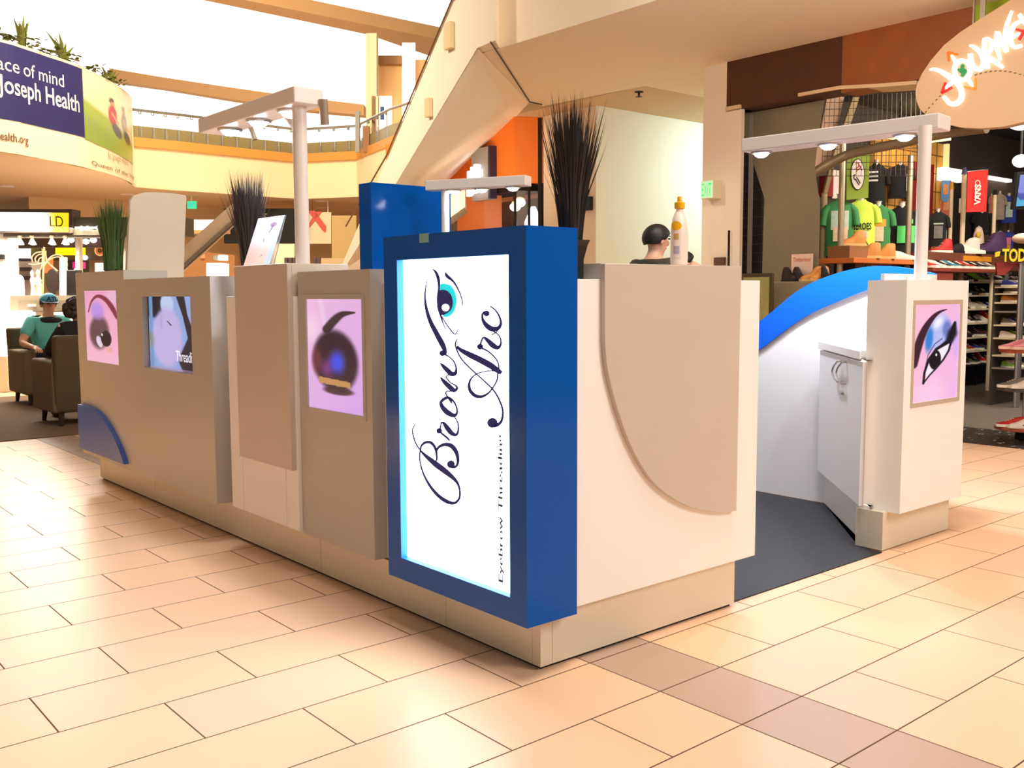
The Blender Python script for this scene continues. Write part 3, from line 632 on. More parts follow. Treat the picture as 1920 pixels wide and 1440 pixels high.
# dark joint line along the soffit
jl = [on(920, 79, 2, ZS-.006), on(958, 137, 2, ZS-.006), on(993, 191, 2, ZS-.006), on(1016, 196, 2, ZS-.006)]
ES_A = on(895, 92, 2, ZS); ed_ = Vector((.141, .99, 0)).normalized(); ew = Vector((.99, -.141, 0)).normalized(); en = ew
def onE(u, v): return onp(u, v, ES_A, en)
def onU(u, v):  # underside of the escalator
    n = Vector((0, 0, 1)).cross(ew); sl = ed_+Vector((0, 0, -.577)); nn = sl.cross(ew); return onp(u, v, ES_A, nn)
tl0, tl1 = onE(850, 0), onE(728, 290)
sT = lambda p: (p-ES_A).dot(ed_)
k = (tl1.z-tl0.z)/(sT(tl1)-sT(tl0))
def topz(s): return tl0.z+k*(s-sT(tl0))
es = T('escalator', 'big cream escalator rising from the back to the upper floor above the kiosk', 'escalator', tuple(ES_A+ed_*4-Vector((0, 0, ES_A.z))))
def E(s, z, w=0.): p = ES_A+ed_*s+ew*w; p.z = z; return p
S_end = 2.6
C2 = on(993, 191, 2, ZS); C3 = on(965, 218, 2, ZS+.02); O1 = on(870, 310, 0, C3.x-.02); L1 = onE(745, 340)
def ext(a, b, k): return a+(b-a)*k
LB = [E(-.32, ZS+.01), E(0, ZS+.01), L1, ext(ES_A, L1, 2.2)]; RB = [C2+Vector((0, 0, .012)), C3, O1, ext(C3, O1, 2.6)]
LT = [E(-.32, tl0.z+.1), E(sT(tl0), tl0.z), E(sT(tl1), tl1.z), ext(E(sT(tl0), tl0.z), E(sT(tl1), tl1.z), 1.9)]; RT = [RB[0]+Vector((.1, -.3, .6)), RB[1]+Vector((0, .2, .5)), RB[2]+Vector((.2, .3, .5)), RB[3]+Vector((.2, .3, .5))]
tm = MB(); tm.rings([[LB[i], LT[i], RT[i], RB[i]] for i in range(4)]); tm.build('truss', [mat('cream escalator cladding', (250, 236, 212), .75)], es)
ST(MB().prism([Vector((3.79, 5.05, ZS)), Vector((6.05, 5.05, ZS)), Vector((C2.x+.3, C2.y+.1, ZS)), Vector((C2.x, C2.y, ZS)), Vector((ES_A.x, ES_A.y, ZS))], (0, 0, .008)).build('ceiling_corner', mat('cream soffit plaster', 0)))
cp = [E(sT(tl1)+1.2, tl1.z+k*1.2+.3, -.015), E(sT(tl1), tl1.z, -.015), E(sT(tl0), tl0.z, -.015), E(-.3, tl0.z+.1, -.015)]
MB().tube(cp, .010, 6).build('edge_trim', mat('bronze trim', (120, 84, 44), .4, .4), es)
bp_ = [onE(742, 254), onE(757, 205), onE(790, 120), onE(830, 40), onE(818, 60), onE(786, 60), onE(742, 195), onE(732, 215)]
bal = MB(); pz = [(sT(tl1)-.1, topz(sT(tl1)-.1)+.01), (sT(tl0)-.1, topz(sT(tl0)-.1)+.01), (sT(tl0)-.1, topz(sT(tl0)-.1)+.62), (sT(tl1)-.05, tl1.z+.36)]
bal.prism([E(s, z, .25) for s, z in pz], ew*.03)
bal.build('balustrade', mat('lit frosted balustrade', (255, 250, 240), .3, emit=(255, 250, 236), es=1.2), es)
MB().tube([E(s, z+.03, .265) for s, z in (pz[3], pz[2])], .03, 8).build('handrail', M_GREYF, es)
def chain(P, t):
    D = [0]
    for a, b in zip(P, P[1:]): D.append(D[-1]+(b-a).length)
    x = t*D[-1]
    for i in range(len(P)-1):
        if x <= D[i+1]+1e-9: return P[i].lerp(P[i+1], (x-D[i])/(D[i+1]-D[i]))
    return P[-1]
SLc = [E(-.02, ZS), E(.0, ZS), L1, LB[3]]; SRc = [C2, C3-Vector((0, 0, .02)), O1, RB[3]]; gr = []
for i in range(25):
    k_ = min(2, i//8); t_ = i/8-k_; a_, b2_ = SLc[k_].lerp(SLc[k_+1], t_), SRc[k_].lerp(SRc[k_+1], t_); gr.append([a_.lerp(b2_, j/12)-Vector((0, 0, .004)) for j in range(13)])
mb = MB(); mb.add([p for r_ in gr for p in r_], [(i*13+j, i*13+j+1, (i+1)*13+j+1, (i+1)*13+j) for i in range(24) for j in range(12)]); mb.build('underside_lining', mat('cream escalator cladding', 0), es, smooth='all')
MB().tube(jl, .008, 6).build('joint_strip', mat('dark sealant', (70, 56, 44), .7), es)
for (a, b_) in (((840, 46), (853, 90)), ((804, 186), (812, 219))):
    p, q = onE(*a), onE(*b_); mm = MB(); s0, s1 = sT(p), sT(q)
    mm.prism([E(s0, p.z, -.002), E(s1, p.z, -.002), E(s1, q.z, -.002), E(s0, q.z, -.002)], ew*-.05); mm.build('service_plate', mat('almond plastic', (232, 206, 162), .5), es, bevel=.004)
# second, lower escalators seen only as balustrades
for (a, b_, D, lab, th, nm) in (((300, 535), (436, 412), 13.0, 'grey escalator balustrade rising behind the left counter', .22, 'escalator_rail'), ((770, 462), (872, 388), 11.2, 'cream escalator balustrade behind the far light bar', .26, 'escalator_rail')):
    p, q = onD(*a, D), onD(*b_, D+.6); t = T(nm, lab, 'escalator', (p.x, p.y, 0)); up = Vector((0, 0, 1)); w = FH*.35
    p = p+(p-q)*(p.z/(q.z-p.z)*.98)
    MB().prism([p, q, q+up*th, p+up*th], w).build('panel', mat('taupe balustrade', (192, 168, 138), .5) if D > 12 else M_CREAM, t)
    MB().tube([p+up*(-.05)-FH*.02, q+up*(-.05)-FH*.02], .035, 8).build('handrail', mat('dark handrail', (96, 78, 62), .4), t)

# upper floor fascia (cream) with orange cap, grey glass band and handrail
fpx = [(256, 347.5), (350, 358), (460, 366), (562, 373), (670, 369), (735, 350)]
FP = [on(u, v, 2, ZS) for u, v in fpx]; FP = [FP[0]+Vector((-2.5, -.3, 0))]+FP+[FP[-1]+Vector((-.2, -3.0, 0))]
FP[1] = on(256, 352, 2, ZS)
def at_u(z, u, i):  # height at which a sight line crosses above the fascia line point i
    return z
hz = lambda i, v: CAM.z+(FP[i]-CAM).to_2d().length*0
def zat(P, u, v):
    r = ray(u, v); t = (Vector((P.x, P.y, 0))-Vector((CAM.x, CAM.y, 0))).length/Vector((r.x, r.y, 0)).length; return CAM.z+r.z*t
zc0 = zat(FP[4], 562, 305); zc1 = zat(FP[4], 562, 290); zg = zat(FP[4], 562, 268); zr = zat(FP[4], 562, 243)
def wallstrip(P, z0, z1, back):
    mb = MB(); A = [Vector((p.x, p.y, z0)) for p in P]; B = [Vector((p.x, p.y, z1)) for p in P]; n = len(P); bk = []
    for i in range(n):
        d = (P[min(i+1, n-1)]-P[max(i-1, 0)]); d.z = 0; d.normalize(); nn = Vector((-d.y, d.x, 0))
        if nn.dot(P[i]-Vector((CAM.x, CAM.y, P[i].z))) < 0: nn = -nn
        bk.append(nn*back)
    mb.rings([[A[i], B[i], B[i]+bk[i], A[i]+bk[i]] for i in range(n)]); return mb
ST(wallstrip(FP, ZS, zc0, 3.0).build('wall_upper', mat('yellow cream plaster', (250, 232, 188), .8)))
FQ = [p for p in FP]
ST(wallstrip([p+(Vector((CAM.x, CAM.y, p.z))-p).normalized()*.12 for p in FP], zc0, zc1+.0, .3).build('trim_1', mat('honey wood cap', (226, 158, 74), .5)))
ST(wallstrip([p+(p-Vector((CAM.x, CAM.y, p.z))).normalized()*.10 for p in FP], zc1, zg, .05).build('trim_2', mat('olive glass band', (158, 142, 98), .3)))
rl = T('gallery_rail', 'thin steel handrail along the upper floor edge', 'railing', tuple(FP[4]))
MB().tube([Vector((p.x, p.y, zr)) for p in FP], .03, 8).build('handrail', M_STEEL, rl)
for i in range(1, len(FP)-2):
    for s in (.12, .37, .62, .87):
        p = FP[i].lerp(FP[i+1], s); MB().box(p.x-.02, p.x+.02, p.y-.02, p.y+.02, zc1, zr).build('baluster', mat('clear acrylic', 0), rl)
        MB().ell((p.x, p.y, zr-.05), .035, 8, 6).build('clamp', M_STEEL, rl)
# ceiling under the upper floor
PTS = [(-9, 14.2), (-4, 13.9), (0, 13.95)]
ST(MB().prism([p-Vector((0, 0, .010)) for p in [Vector((-9, 14.3, ZS)), Vector((1.8, 14.66, ZS)), Vector((2.69, 15.2, ZS)), Vector((3.79, 16.2, ZS)), Vector((4.5, 17.08, ZS)), Vector((5.2, 18.4, ZS)), FP[2]+Vector((0, .05, 0)), FP[4]+Vector((0, .05, 0)), FP[5]+Vector((.05, 0, 0)), FP[7]+Vector((.05, 0, 0)), Vector((16, 12, ZS)), Vector((16, 30, ZS)), Vector((-9, 30, ZS))]], (0, 0, .009)).build('ceiling_lower', M_SOFF))
for i, (u, v) in enumerate([(12, 349), (90, 376), (238, 364), (603, 377), (603, 389)]):
    p = on(u, v, 2, ZS-.012); t = T('downlight', ['recessed downlight nearest the left frame edge under the balcony', 'recessed downlight under the balcony above the yellow sign', 'recessed downlight left of the white display panel', 'upper one of the two recessed downlights right of the light bar pole', 'lower one of the two recessed downlights right of the light bar pole'][i], 'ceiling light', tuple(p), 'recessed downlights in the lower ceiling')
    MB().lathe([(.10, 0), (.15, 0), (.15, -.012), (.11, -.012)], p, 20).build('trim_ring', M_METALW, t); MB().lathe([(.001, -.004), (.11, -.004), (.11, 0), (.001, 0)], p, 20).build('lens', M_DLGLOW, t)

# banner balcony
bpx = [(0, 284), (50, 292), (92, 300), (150, 311), (185, 320.6), (203, 325.6), (230, 334.4), (250, 344)]
BP = [on(u, v, 2, ZS) for u, v in bpx]; BP = [Vector((-3.0, 13.4, ZS)), Vector((-.6, 13.75, ZS))]+BP+[Vector((4.98, 18.25, ZS)), Vector((4.85, 18.6, ZS))]
BP = [Vector(p) for p in smoothline([tuple(p) for p in BP], 5)]
zt_ = zat(on(92, 300, 2, ZS), 92, 100)
ST(wallstrip(BP, ZS, zt_, .04).build('wall_balcony', mat('banner base white', (250, 232, 198), .7)))
cum = [0]
for a, b_ in zip(BP, BP[1:]): cum.append(cum[-1]+(b_-a).length)
def BS(s):
    for i in range(len(BP)-1):
        if cum[i+1] >= s or i == len(BP)-2:
            t = (s-cum[i])/(cum[i+1]-cum[i]); p = BP[i].lerp(BP[i+1], t); d = (BP[i+1]-BP[i]).normalized(); return p, Vector((d.y, -d.x, 0))
def s_of(u):
    best = min(range(0, 401), key=lambda i: abs(uv(BS(cum[-1]*i/400)[0])[0]-u)); return cum[-1]*best/400
def uv(p):
    q = p-CAM; w = q.dot(_f); return 960+FPX*q.dot(_r)/w, 720-FPX*q.dot(_u)/w
def z_on(u, v): return zat(BS(s_of(u))[0], u, v)
bn = T('banner', 'navy and white health care banner with photo wrapped around the balcony front', 'banner', tuple(BS(s_of(92))[0]))
def curved(name, s0, s1, z0, z1, m, off=.012, n=30, parent=bn):
    A = []; B = []
    for i in range(n+1):
        p, nn = BS(s0+(s1-s0)*i/n); q = p+nn*off; A.append(Vector((q.x, q.y, z0))); B.append(Vector((q.x, q.y, z1)))
    return MB().strip(A, B).build(name, m, parent, smooth='all')
sA, sB, sC = s_of(0)-2.2, s_of(161), s_of(251)
zn0, zn1 = (z_on(160, 256)+z_on(20, 228))/2, zt_-.05
curved('navy_field', sA, sB, zn0, zn1, mat('navy banner print', (40, 34, 94), .7))
def grass_pic(u, v):
    c = mixc((250, 232, 190), (238, 214, 160), v); c = mixc(c, (255, 246, 214), .6*sst(1, .2, ed(u, v, .75, .25, .35, .3)))
    gl = .42+.55*u*.55; c = mixc(c, (160, 176, 60), sst(gl-.05, gl+.04, v)); c = mixc(c, (124, 150, 50), .6*sst(gl+.1, gl+.3, v)*sst(.9, .3, u)); c = mixc(c, (206, 180, 96), .6*sst(.7, 1, u)*sst(.6, .9, v))
    def fig(x, y, cs, hair, sc=1):
        nonlocal c
        c = mixc(c, hair, sst(1.1, .8, ed(u, v, x, y-.16, .05*sc, .05))); c = mixc(c, (220, 160, 120), sst(1.1, .8, ed(u, v, x+.015, y-.12, .04*sc, .045)))
        c = mixc(c, cs, sst(1.1, .85, ed(u, v, x+.01, y+.04, .085*sc, .15))); c = mixc(c, (90, 80, 80), sst(1.1, .8, ed(u, v, x+.09*sc, y+.24, .12*sc, .08, .7))); c = mixc(c, (220, 160, 120), sst(1.1, .6, seg_d(u, v, [(x, y+.02, .025), (x+.12*sc, y+.12, .02)], 1)))
    fig(.47, .42, (196, 60, 64), (70, 40, 30)); fig(.72, .44, (168, 156, 140), (180, 150, 110), .9)
    return c
Av, ny_, nx_ = [], 40, 44; cc = []
for j in range(ny_+1):
    for i in range(nx_+1):
        u_, v_ = i/nx_, j/ny_; p, nn = BS(sB+(sC-sB)*u_); q = p+nn*.012; zz0 = zn0-.02-.12*u_; Av.append((q.x, q.y, zn1+(zz0-zn1)*v_)); cc.append(grass_pic(u_, v_))
mb = MB(); mb.add(Av, [(j*(nx_+1)+i, j*(nx_+1)+i+1, (j+1)*(nx_+1)+i+1, (j+1)*(nx_+1)+i) for j in range(ny_) for i in range(nx_)])
o = mb.build('photo_panel', vcol_mat('matte print', 0), bn); ca = o.data.color_attributes.new('print', 'FLOAT_COLOR', 'POINT')
for i, c in enumerate(cc): ca.data[i].color = lin(tuple(max(0, min(255, x)) for x in c))+(1,)
def ctext(name, s, m, s0, s1, z0, h, bold=0., dz=0.):
    v, f = text_pts(s, 1., 3, 0, bold); x0 = min(p[0] for p in v); x1 = max(p[0] for p in v); y0 = min(p[1] for p in v); y1 = max(p[1] for p in v); out = []
    for p in v:
        q, nn = BS(s0+(s1-s0)*(p[0]-x0)/(x1-x0)); q = q+nn*.02; out.append((q.x, q.y, z0+h*(p[1]-y0)/(y1-y0)))
    ws = s.split(' '); last = -9
    for i in range(len(ws)):
        xe = max(p[0] for p in text_pts(' '.join(ws[:i+1]), 1., 3, 0, bold)[0])+.02; mb = MB(); mp = {}
        for g in f:
            cx = sum(v[j][0] for j in g)/len(g)
            if last < cx <= xe:
                for j in g:
                    if j not in mp: mp[j] = len(mb.v); mb.v.append(out[j])
                mb.f.append(tuple(mp[j] for j in g)); mb.mi.append(0)
        last = xe; mb.build(name, m, bn)
M_WTXT = mat('white banner lettering', (255, 248, 230), .6); M_BTXT = mat('brown banner lettering', (120, 84, 62), .6)
ctext('headline', 'ace of mind', M_WTXT, s_of(1), s_of(125), (z_on(56, 143)+z_on(123, 165))/2, z_on(118, 140)-z_on(118, 164), 0)
ctext('headline', 'Joseph Health', M_WTXT, s_of(1), s_of(152), (z_on(42, 180)+z_on(150, 210))/2-.10, z_on(140, 174)-z_on(140, 205)+.09, .012)
ctext('web_address', 'ealth.org', M_BTXT, s_of(1), s_of(54), z_on(30, 272), z_on(30, 252)-z_on(30, 273), .01)
ctext('small_print', 'St. Joseph Health', mat('ochre banner lettering', (196, 156, 100), .6), s_of(203), s_of(240), z_on(220, 306), .16)
ctext('small_print', 'Queen of the Valley', M_BTXT, s_of(171), s_of(243), z_on(205, 319)-.02, .10)
mb = MB(); pr_ = [BS(s_of(238)*i/30) for i in range(31)]
mb.rings([[Vector((p.x-n_.x*.06, p.y-n_.y*.06, zt_-.10)), Vector((p.x-n_.x*.06, p.y-n_.y*.06, zt_-.02)), Vector((p.x-n_.x*.5, p.y-n_.y*.5, zt_-.02)), Vector((p.x-n_.x*.5, p.y-n_.y*.5, zt_-.10))] for p, n_ in pr_]); ST(mb.build('trim_11', M_CREAM))
# planter plants on the balcony
def leafy(label, u, v0, kind, h, i):
    s = s_of(u); p, nn = BS(s); p = p-nn*.20; p.z = zt_-.02
    t = T('balcony_plant', label, 'plant', tuple(p), 'plants along the balcony top'); rr = random.Random(40+i); mb = MB()
    mb.box(p.x-.1, p.x+.1, p.y-.08, p.y+.08, p.z-.0, p.z+.05)
    mb.build('soil_tray', mat('dark soil', (60, 50, 30), .9), t); mb = MB()
    if kind == 'spike':
        for j in range(9):
            a = rr.uniform(0, 6.28); rt = rr.uniform(.08, .30); hh = h*rr.uniform(.6, 1); d = Vector((math.cos(a), math.sin(a), 0)); w = Vector((-d.y, d.x, 0))*.035
            if j % 2: w = RH*.035
            b0 = p+d*.04; m1 = p+d*rt*.4+Vector((0, 0, hh*.6)); tp = p+d*rt+Vector((0, 0, hh))
            mb.add([b0-w*.5, b0+w*.5, m1+w, tp, m1-w], [(0, 1, 2, 4), (4, 2, 3)])
    for j in range(46):
        a = rr.uniform(0, 6.28); d = Vector((math.cos(a), math.sin(a), 0)); c = p+RH*rr.uniform(-.32, .32)+nn*rr.uniform(-.1, .08)+Vector((0, 0, rr.uniform(0.02, .18 if kind != 'low' else .14))); w = Vector((-d.y, d.x, .3))*.035
        mb.add([c, c+d*.06+w+Vector((0, 0, .02)), c+d*.13+Vector((0, 0, .03)), c+d*.06-w+Vector((0, 0, .02))], [(0, 1, 2, 3)])
    mb.build('leaves', mat('balcony leaves', (104, 108, 40), .6, noise=.3, nscale=6), t)
for i, (u, kd, h, lb) in enumerate([(2, 'spike', .62, 'spiky plant at the left frame edge on the balcony'), (42, 'low', .2, 'low leafy plant on the balcony left of the spiky clumps'), (72, 'spike', .62, 'spiky plant on the balcony above the word mind'), (108, 'low', .2, 'low leafy plant on the balcony right of the spiky clump'), (148, 'spike', .62, 'upright reedy plant on the balcony where the navy field ends'), (185, 'low', .25, 'low bushy plant on the balcony above the banner photo'), (205, 'low', .25, 'low bushy plant beside the last reed on the balcony'), (232, 'spike', .42, 'small spiky plant at the right end of the balcony')]): leafy(lb, u, 0, kd, h, i)

# daylight windows of the upper storey, beam and brown ceiling
M_SKY = mat('bright daylight glazing', (255, 255, 255), .5, emit=(255, 253, 246), es=1.6)
wn = MB().box(1.2, 30, 27.0, 27.1, 4.6, 22); ST(wn.build('window_1', M_SKY))
ST(MB().box(-14, 1.2, 26.9, 27.1, 4.6, 22).build('wall_far', mat('yellow cream plaster', 0)))
zb_ = 7.6; a = on(380, 0, 2, zb_); b_ = on(690, 65, 2, zb_)
dr = (b_-a).normalized(); a2 = a-dr*14; b2 = b_+Vector((0, 0, 0))
ST(MB().prism([a2, b2, b2+Vector((6, 2, 0)), Vector((30, b2.y+2, zb_)), Vector((30, a2.y, zb_))], (0, 0, .3)).build('ceiling_upper', mat('tan upper ceiling', (216, 168, 116), .8)))
bm_px = [(205, 128, 151), (300, 144, 164), (420, 162, 184), (560, 182, 205), (682, 196, 216)]
A = [onD(u, v0, 24.5) for u, v0, v1 in bm_px]; B = [onD(u, v1, 24.5) for u, v0, v1 in bm_px]
mb = MB(); mb.rings([[p, q, q+FH*.4, p+FH*.4] for p, q in zip(A, B)]); ST(mb.build('trim_3', mat('tan beam', (214, 166, 118), .7)))
# upper storey shop block right of the window
def pane(name, u0, v0, u1, v1, D, th, m, struct=True, parent=None):
    q = [onD(u0, v0, D), onD(u1, v0, D), onD(u1, v1, D), onD(u0, v1, D)]; o = MB().prism(q, FH*th).build(name, m, parent)
    if struct: ST(o)
    return o
pane('wall_shop_upper', 706, 112, 800, 300, 24.2, .3, mat('ochre upper wall', (222, 170, 112), .7))
pane('trim_4', 709, 104, 753, 120, 24.0, .2, mat('brown bulkhead', (150, 100, 52), .6))
pane('window_2', 711, 180, 734, 282, 23.9, .1, mat('bright daylight glazing', 0))
pane('window_3', 754, 80, 778, 240, 23.8, .1, mat('bright daylight glazing', 0))
for u0, u1, D in ((686, 694, 23.0), (694, 706, 22.6)): pane('trim_5', u0, 62, u1, 290, D, .3, M_CREAM if D > 22.8 else mat('yellow cream plaster', 0))
q = T('upper_display', 'pair of dark and tan mall display posts on the upper floor beside the escalator', 'display', tuple(onD(690, 285, 22)))
for u0, v0, u1, v1, m in ((666, 208, 674, 285, M_GREYF), (680, 236, 692, 285, mat('brown bulkhead', 0)), (697, 180, 703, 285, mat('brown bulkhead', 0)), (705, 180, 709, 285, M_CREAM)): pane('post', u0, v0, u1, v1, 22.0, .1, m, False, q)
pane('poster', 713, 200, 720, 224, 23.7, .05, mat('blue poster', (90, 130, 220), .6), False, q)

# back wall at floor level with shop fronts
ST(box('wall_back', 4, 16, 21.8, 22.0, 0, ZS, mat('beige shopfront wall', (216, 186, 140), .8)))
ST(box('wall_left', -9.2, -9, 5, 30, 0, ZS, M_BEIGE))
DB = 22.0
def flat(name, label, cat, u0, v0, u1, v1, D, th, m, group=None):
    q = [onD(u0, v0, D), onD(u1, v0, D), onD(u1, v1, D), onD(u0, v1, D)]; return tag(MB().prism(q, FH*th).build(name, m), label, cat, group)
sgn = T('shop_sign', 'black shop sign panel left of the light bar pole', 'sign', tuple(onD(520, 455, 23.4)))
pane('panel', 420, 391, 578, 456, 23.4, .15, M_BLACK, False, sgn)
for v, u1 in ((402, 500), (406, 498)):
    q0 = onD(470, v, 23.37); q1 = onD(u1, v, 23.37); MB().prism([q0, q1, q1+Vector((0, 0, .015)), q0+Vector((0, 0, .015))], FH*.01).build('lettering_line', mat('cream lettering', (232, 206, 160), .6), sgn)
ps = T('poster', 'cream poster with a big red diagonal cross beside the light bar pole', 'poster', tuple(onD(600, 456, 23.5)))
pane('sheet', 560, 398, 621, 457, 23.5, .05, mat('poster paper', (248, 226, 190), .7), False, ps)
for u in (566, 615): q = onD(u, 398, 23.52); MB().box(q.x-.01, q.x+.01, q.y-.01, q.y+.01, q.z, ZS-.011).build('hanger', M_METALW, ps)
MR = mat('coral red ribbon', (222, 92, 80), .6)
for P in ([(577, 395), (590, 395), (612, 425), (610, 436), (605, 432)], [(604, 397), (592, 397), (572, 432), (572, 440), (582, 424)]):
    MB().prism([onD(u, v, 23.48) for u, v in P], -FH*.01).build('ribbon', MR, ps)
flat('cladding_board', 'beige wall panel right of the red cross poster', 'panel', 622, 404, 668, 660, 21.2, .1, mat('khaki panel', (190, 158, 104), .7))
flat('fridge_case', 'white topped display case behind the right shoulder of the kiosk', 'display case', 600, 484, 652, 690, 18.5, .8, mat('tan case', (206, 178, 132), .6))
flat('product_shelf', 'low white shelf of small dark products behind the kiosk', 'shelf', 526, 496, 600, 695, 17.8, .5, mat('pale shelf', (236, 214, 176), .6))
for i, u in enumerate((533, 541, 549, 587, 594)):
    flat('product_box', ['leftmost small dark box on the low white shelf', 'middle small dark box on the low white shelf', 'rightmost small dark box on the low white shelf', 'dark bottle just right of the light bar pole', 'plum bottle second from the light bar pole'][i], 'box', u, 483, u+6, 496, 17.9, .1, mat('dark product', (88, 64, 66), .5), 'small products behind the kiosk')
flat('notice_board', 'pale notice board under the black shop sign', 'notice', 512, 457, 552, 670, 20.8, .04, mat('poster paper', 0))
flat('ceiling_light_strip', 'bright white shop light strip right of the white display panel', 'ceiling light', 352, 412, 424, 430, 20.0, .3, mat('bright daylight glazing', 0))
flat('shop_fascia', 'beige fascia under the bright light strip', 'fascia', 350, 431, 424, 437, 19.9, .3, mat('ochre upper wall', 0))
ap = T('app_display', 'brown display wall with orange and white square icons behind the escalator', 'display', tuple(onD(370, 510, 19)))
MB().prism([onD(u, v, 19.0) for u, v in [(340, 462), (395, 474), (440, 478), (440, 680), (340, 680)]], FH*.2).build('panel', mat('brown bulkhead', 0), ap)
pane('icon', 347, 468, 358, 484, 18.95, .04, mat('lit orange icon', (246, 130, 30), .5, emit=(246, 130, 30), es=.5), False, ap); pane('icon', 363, 473, 370, 482, 18.95, .04, mat('bright daylight glazing', 0), False, ap); pane('icon', 376, 476, 384, 484, 18.95, .04, mat('lit coral icon', (240, 130, 90), .5, emit=(240, 130, 90), es=.4), False, ap)
flat('light_box', 'bright white lit cube behind the left black grass', 'light box', 387, 493, 416, 700, 16.0, .4, mat('bright daylight glazing', 0))
flat('wall_lamp', 'small bright lamp above the lit white cube', 'lamp', 409, 478, 421, 488, 16.2, .2, mat('bright daylight glazing', 0))
flat('speaker_box', 'small grey box beside the bright lamp above the lit cube', 'box', 400, 479, 409, 487, 16.2, .2, M_GREYF)

# exit signs
t = T('exit_sign', 'green exit sign right of the white display panel', 'sign', tuple(onD(359, 384, 22.4)))
pane('box', 351, 377, 367, 391, 22.4, .08, mat('lit mint acrylic', (70, 224, 168), .4, emit=(70, 224, 168), es=.7), False, t)
text('lettering', 'EXIT', mat('lit aqua letters', (60, 190, 220), .4, emit=(60, 180, 220), es=.7), onD(353, 388, 22.38), RH, (0, 0, 1), width=.14, height=.09, parent=t, lift=.002)
q = onD(359, 377, 22.43); MB().box(q.x-.012, q.x+.012, q.y-.012, q.y+.012, q.z, ZS-.011).build('hanger', M_METALW, t)
t = T('exit_sign', 'green lettered exit sign on the pier by the hall', 'sign', (5.75, 4.0, 2.1))
e0 = on(1314, 340, 0, 5.72); e1 = on(1337, 371, 0, 5.72)
box('box', 5.72, 5.849, e1.y, e0.y, e1.z, e0.z, mat('cream sign case', (236, 226, 190), .5), t, bevel=.004)
box('face', 5.716, 5.72, e1.y+.005, e0.y-.005, e1.z+.005, e0.z-.005, mat('pale mint face', (206, 246, 206), .4, emit=(190, 246, 200), es=.35), t)
text('lettering', 'EXIT', mat('lit green letters', (50, 200, 120), .4, emit=(40, 205, 120), es=.7), (5.715, e0.y-.02, e1.z+.025), (0, -1, 0), (0, 0, 1), width=(e0.y-e1.y)-.04, height=(e0.z-e1.z)-.05, parent=t, lift=.002)
# small things on the walls
a = on(1097, 370, 0, 6.40); b_ = on(1110, 394, 0, 6.40)
tag(box('wall_speaker', 6.32, 6.419, b_.y, a.y, b_.z, a.z, M_BLACK, bevel=.004), 'small black speaker box on the cream column', 'speaker')
p = on(1198, 172, 2, ZS); t = T('sprinkler', 'tiny dark fire sprinkler on the soffit above the hall', 'sprinkler', tuple(p)); MB().lathe([(.05, 0), (.05, -.006), (.012, -.01), (.012, -.05), (.04, -.055), (.001, -.06)], p, 12).build('head', M_DARK, t)
a = on(1336, 434, 0, 5.84); b_ = on(1369, 520, 0, 5.84)
t = T('wall_panel', 'recessed cream service panel with dark edge low on the pier', 'panel', (5.84, (a.y+b_.y)/2, b_.z)); box('cover', 5.83, 5.849, b_.y, a.y, b_.z, a.z, mat('cream column plaster', 0), t); box('dark_edge', 5.826, 5.831, b_.y, b_.y+.025, b_.z, a.z, M_DARK, t)
c0 = on(1342, 483, 0, 5.83); c1 = on(1361, 497, 0, 5.83); box('latch', 5.80, 5.83, c1.y, c0.y, c1.z, c0.z, mat('brown latch', (96, 66, 50), .5), t)

# orange shop under the escalator
OA = on(965, 218, 2, ZS); OB = on(1018, 220, 2, ZS); OL = Vector((OA.x-.02, OA.y+3.0, 0)); OL = Vector((OA.x, OA.y+3.0, 0))
zO = zat(OA, 965, 342)
ors = T('storefront', 'orange clad shop front with angled corner under the escalator', 'shop front', (OA.x, OA.y, 0))
MB().prism([Vector((p.x, p.y, zO)) for p in (OA, OB, Vector((OB.x+1.5, OB.y+1.5, 0)), Vector((OL.x+2, OL.y, 0)), OL)], (0, 0, ZS-.002-zO)).build('orange_fascia', M_ORANGE, ors)
lowp = on(870, 440, 0, OA.x)
MB().prism([Vector((OA.x, lowp.y+.15, 0)), Vector((OA.x+.3, lowp.y+.15, 0)), Vector((OA.x+.3, lowp.y-.45, 0)), Vector((OA.x, lowp.y-.45, 0))], (0, 0, zO)).build('orange_pier', mat('coral pier', (226, 130, 72), .5), ors)
MB().prism([Vector((OB.x-.02, OB.y-.001, 0)), Vector((OB.x+.05, OB.y+.06, 0)), Vector((OB.x+.05, OB.y+.12, 0)), Vector((OB.x-.06, OB.y+.03, 0))], (0, 0, ZS-.01)).build('corner_trim', M_DARK, ors)
MB().box(OA.x+.06, OA.x+.5, OA.y-.02, OL.y, zO-.10, zO).build('header_beam', M_DARK, ors)
MB().box(OA.x+.9, OA.x+.95, OA.y-.1, OL.y, 0, zO-.1).build('back_board', mat('dark grey board', (112, 98, 78), .5), ors)
for i in range(6):
    z = zO-.55-.05*i; MB().box(OA.x+.88, OA.x+.9, OA.y+.2, OA.y+(.9 if i < 2 else .45), z, z+.014).build('menu_line', mat('cream lettering', 0), ors)
for s in (0., .5, 1.): 
    p = OA.lerp(OB, s); MB().box(p.x-.012, p.x+.012, p.y-.012, p.y+.012, 0, zO).build('glazing_bar', M_DARK, ors)
MB().prism([Vector((OA.x+.03, OA.y, .3)), Vector((OB.x, OB.y+.02, .3)), Vector((OB.x+.01, OB.y+.03, .3)), Vector((OA.x+.04, OA.y+.01, .3))], (0, 0, zO-.4)).build('glass_pane', mat('clear acrylic', 0), ors)
